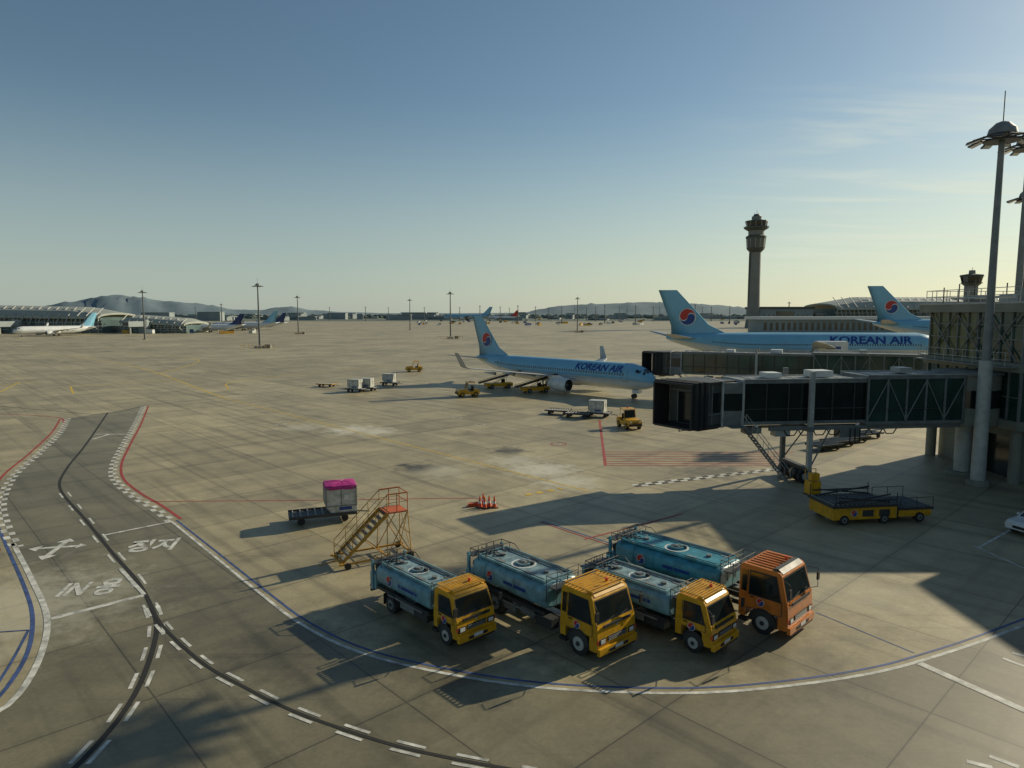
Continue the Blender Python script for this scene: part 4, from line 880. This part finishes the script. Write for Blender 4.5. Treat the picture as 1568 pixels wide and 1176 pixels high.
ribbon(mb,[Vector((x-1.6,y)),Vector((x+1.6,y))],.3,Z4,PW); ribbon(mb,[Vector((x,y-3)),Vector((x,y-.18))],.3,Z4,PW)
ax,ay=G(90,838); T=Matrix.Translation((ax,ay,0))@Matrix.Rotation(math.radians(12),4,'Z')@Matrix.Diagonal((.95,.8,1,1))
mb.T=T
def fl(pts,z): mb.poly([(a,b_,z) for a,b_ in pts],PW)
fl([(-.16,-1.7),(.16,-1.7),(.16,1.1),(-.16,1.1)],Z3); fl([(-.5,1.1),(.5,1.1),(0,1.9)],Z3)
fl([(-1.0,-.18),(-.17,-.18),(-.17,.18),(-1.0,.18)],Z3); fl([(-1.0,-.6),(-1.0,.6),(-1.6,0)],Z3)
fl([(.17,-.18),(1.0,-.18),(1.0,.18),(.17,.18)],Z3); fl([(1.0,-.5),(1.5,0),(1.0,.5)],Z3); fl([(-.5,-1.7),(0,-2.6),(.5,-1.7)],Z3)
mb.T=Matrix.Identity(4)
def gtext(txt,u,v,size,ang,sy=1.6):
    vs,fs=textmesh(txt,size,.035*size); x,y=G(u,v); mb.T=Matrix.Translation((x,y,0))@Matrix.Rotation(math.radians(ang),4,'Z')
    mb.add([(a,b_*sy,Z4) for a,b_,c in vs],fs,PW); mb.T=Matrix.Identity(4)
gtext('정지',188,845,1.45,12,1.5); gtext('IN 용',82,914,1.15,12,1.9)
mb.build('painted_apron_markings')

# ------------------------------------------------------------------ sky & sun
w=bpy.data.worlds.new('World'); sc.world=w; w.use_nodes=True; nt=w.node_tree; L=nt.links.new
bg=nt.nodes['Background']; sky=N(nt,'ShaderNodeTexSky',sky_type='NISHITA'); sky.sun_disc=False
sky.sun_elevation=SUN_EL; sky.sun_rotation=SUN_AZ; sky.altitude=0; sky.air_density=1.0; sky.dust_density=.5; sky.ozone_density=2.6
tc=N(nt,'ShaderNodeTexCoord'); sep=N(nt,'ShaderNodeSeparateXYZ'); L(tc.outputs['Generated'],sep.inputs[0])
def mth(op,a,b_=None):
    n=N(nt,'ShaderNodeMath',operation=op)
    for i,x in enumerate((a,b_)):
        if x is None: continue
        if hasattr(x,'is_output'): L(x,n.inputs[i])
        else: n.inputs[i].default_value=x
    return n.outputs[0]
def mr(v,a,b_,c,d):
    n=N(nt,'ShaderNodeMapRange',interpolation_type='SMOOTHSTEP'); L(v,n.inputs['Value'])
    for k,x in zip(('From Min','From Max','To Min','To Max'),(a,b_,c,d)): n.inputs[k].default_value=x
    return n.outputs[0]
den=mth('ADD',sep.outputs[2],.06); px=mth('DIVIDE',sep.outputs[0],den); py=mth('DIVIDE',sep.outputs[1],den)
cmb=N(nt,'ShaderNodeCombineXYZ'); L(px,cmb.inputs[0]); L(py,cmb.inputs[1])
mp=N(nt,'ShaderNodeMapping'); mp.inputs['Rotation'].default_value=(0,0,math.radians(20)); mp.inputs['Scale'].default_value=(.35,1.6,1); L(cmb.outputs[0],mp.inputs['Vector'])
no=N(nt,'ShaderNodeTexNoise'); no.inputs['Scale'].default_value=1.3; no.inputs['Detail'].default_value=9; no.inputs['Roughness'].default_value=.62; no.inputs['Distortion'].default_value=.5; L(mp.outputs[0],no.inputs['Vector'])
cl=mr(no.outputs['Fac'],.44,.72,0,1)
mask=mth('MULTIPLY',mr(sep.outputs[0],.18,.55,0,1),mth('MULTIPLY',mr(sep.outputs[2],.02,.08,0,1),mr(sep.outputs[2],.2,.34,1,0)))
cf=mth('MULTIPLY',mth('MULTIPLY',cl,mask),.6)
tint=N(nt,'ShaderNodeMix',data_type='RGBA',blend_type='MULTIPLY'); tint.inputs['Factor'].default_value=1; L(sky.outputs[0],tint.inputs['A']); tint.inputs['B'].default_value=(1.08,1.12,1.0,1)
# pale haze layer hugging the horizon
hz=N(nt,'ShaderNodeMix',data_type='RGBA'); L(mth('MULTIPLY',mr(sep.outputs[2],-.02,.30,1,0),.68),hz.inputs['Factor']); L(tint.outputs['Result'],hz.inputs['A'])
hc=N(nt,'ShaderNodeMix',data_type='RGBA'); L(mr(sep.outputs[0],-.4,.75,0,1),hc.inputs['Factor']); hc.inputs['A'].default_value=(5.6,6.5,6.1,1); hc.inputs['B'].default_value=(9.6,9.9,7.4,1)
L(hc.outputs['Result'],hz.inputs['B'])
mix=N(nt,'ShaderNodeMix',data_type='RGBA'); L(cf,mix.inputs['Factor']); L(hz.outputs['Result'],mix.inputs['A'])
mix.inputs['B'].default_value=(10,10.4,8.6,1)
L(mix.outputs['Result'],bg.inputs['Color']); bg.inputs['Strength'].default_value=.075
sd=Vector((sin(SUN_AZ)*cos(SUN_EL),cos(SUN_AZ)*cos(SUN_EL),sin(SUN_EL)))
sl=bpy.data.lights.new('sun','SUN'); sl.energy=5.0; sl.angle=math.radians(.53); sl.color=(1,.89,.66)
so=bpy.data.objects.new('sun',sl); sc.collection.objects.link(so); so.rotation_euler=sd.to_track_quat('Z','Y').to_euler(); so.location=(60,60,60)
sc.view_settings.view_transform='Standard'; sc.view_settings.look='None'; sc.view_settings.exposure=0
cam=bpy.data.cameras.new('camera'); co=bpy.data.objects.new('camera',cam); sc.collection.objects.link(co)
cam.sensor_width=36; cam.lens=36*F/1568; cam.clip_end=20000; cam.clip_start=.1
co.location=(0,0,H); co.rotation_euler=(pi/2-PITCH,0,0); sc.camera=co
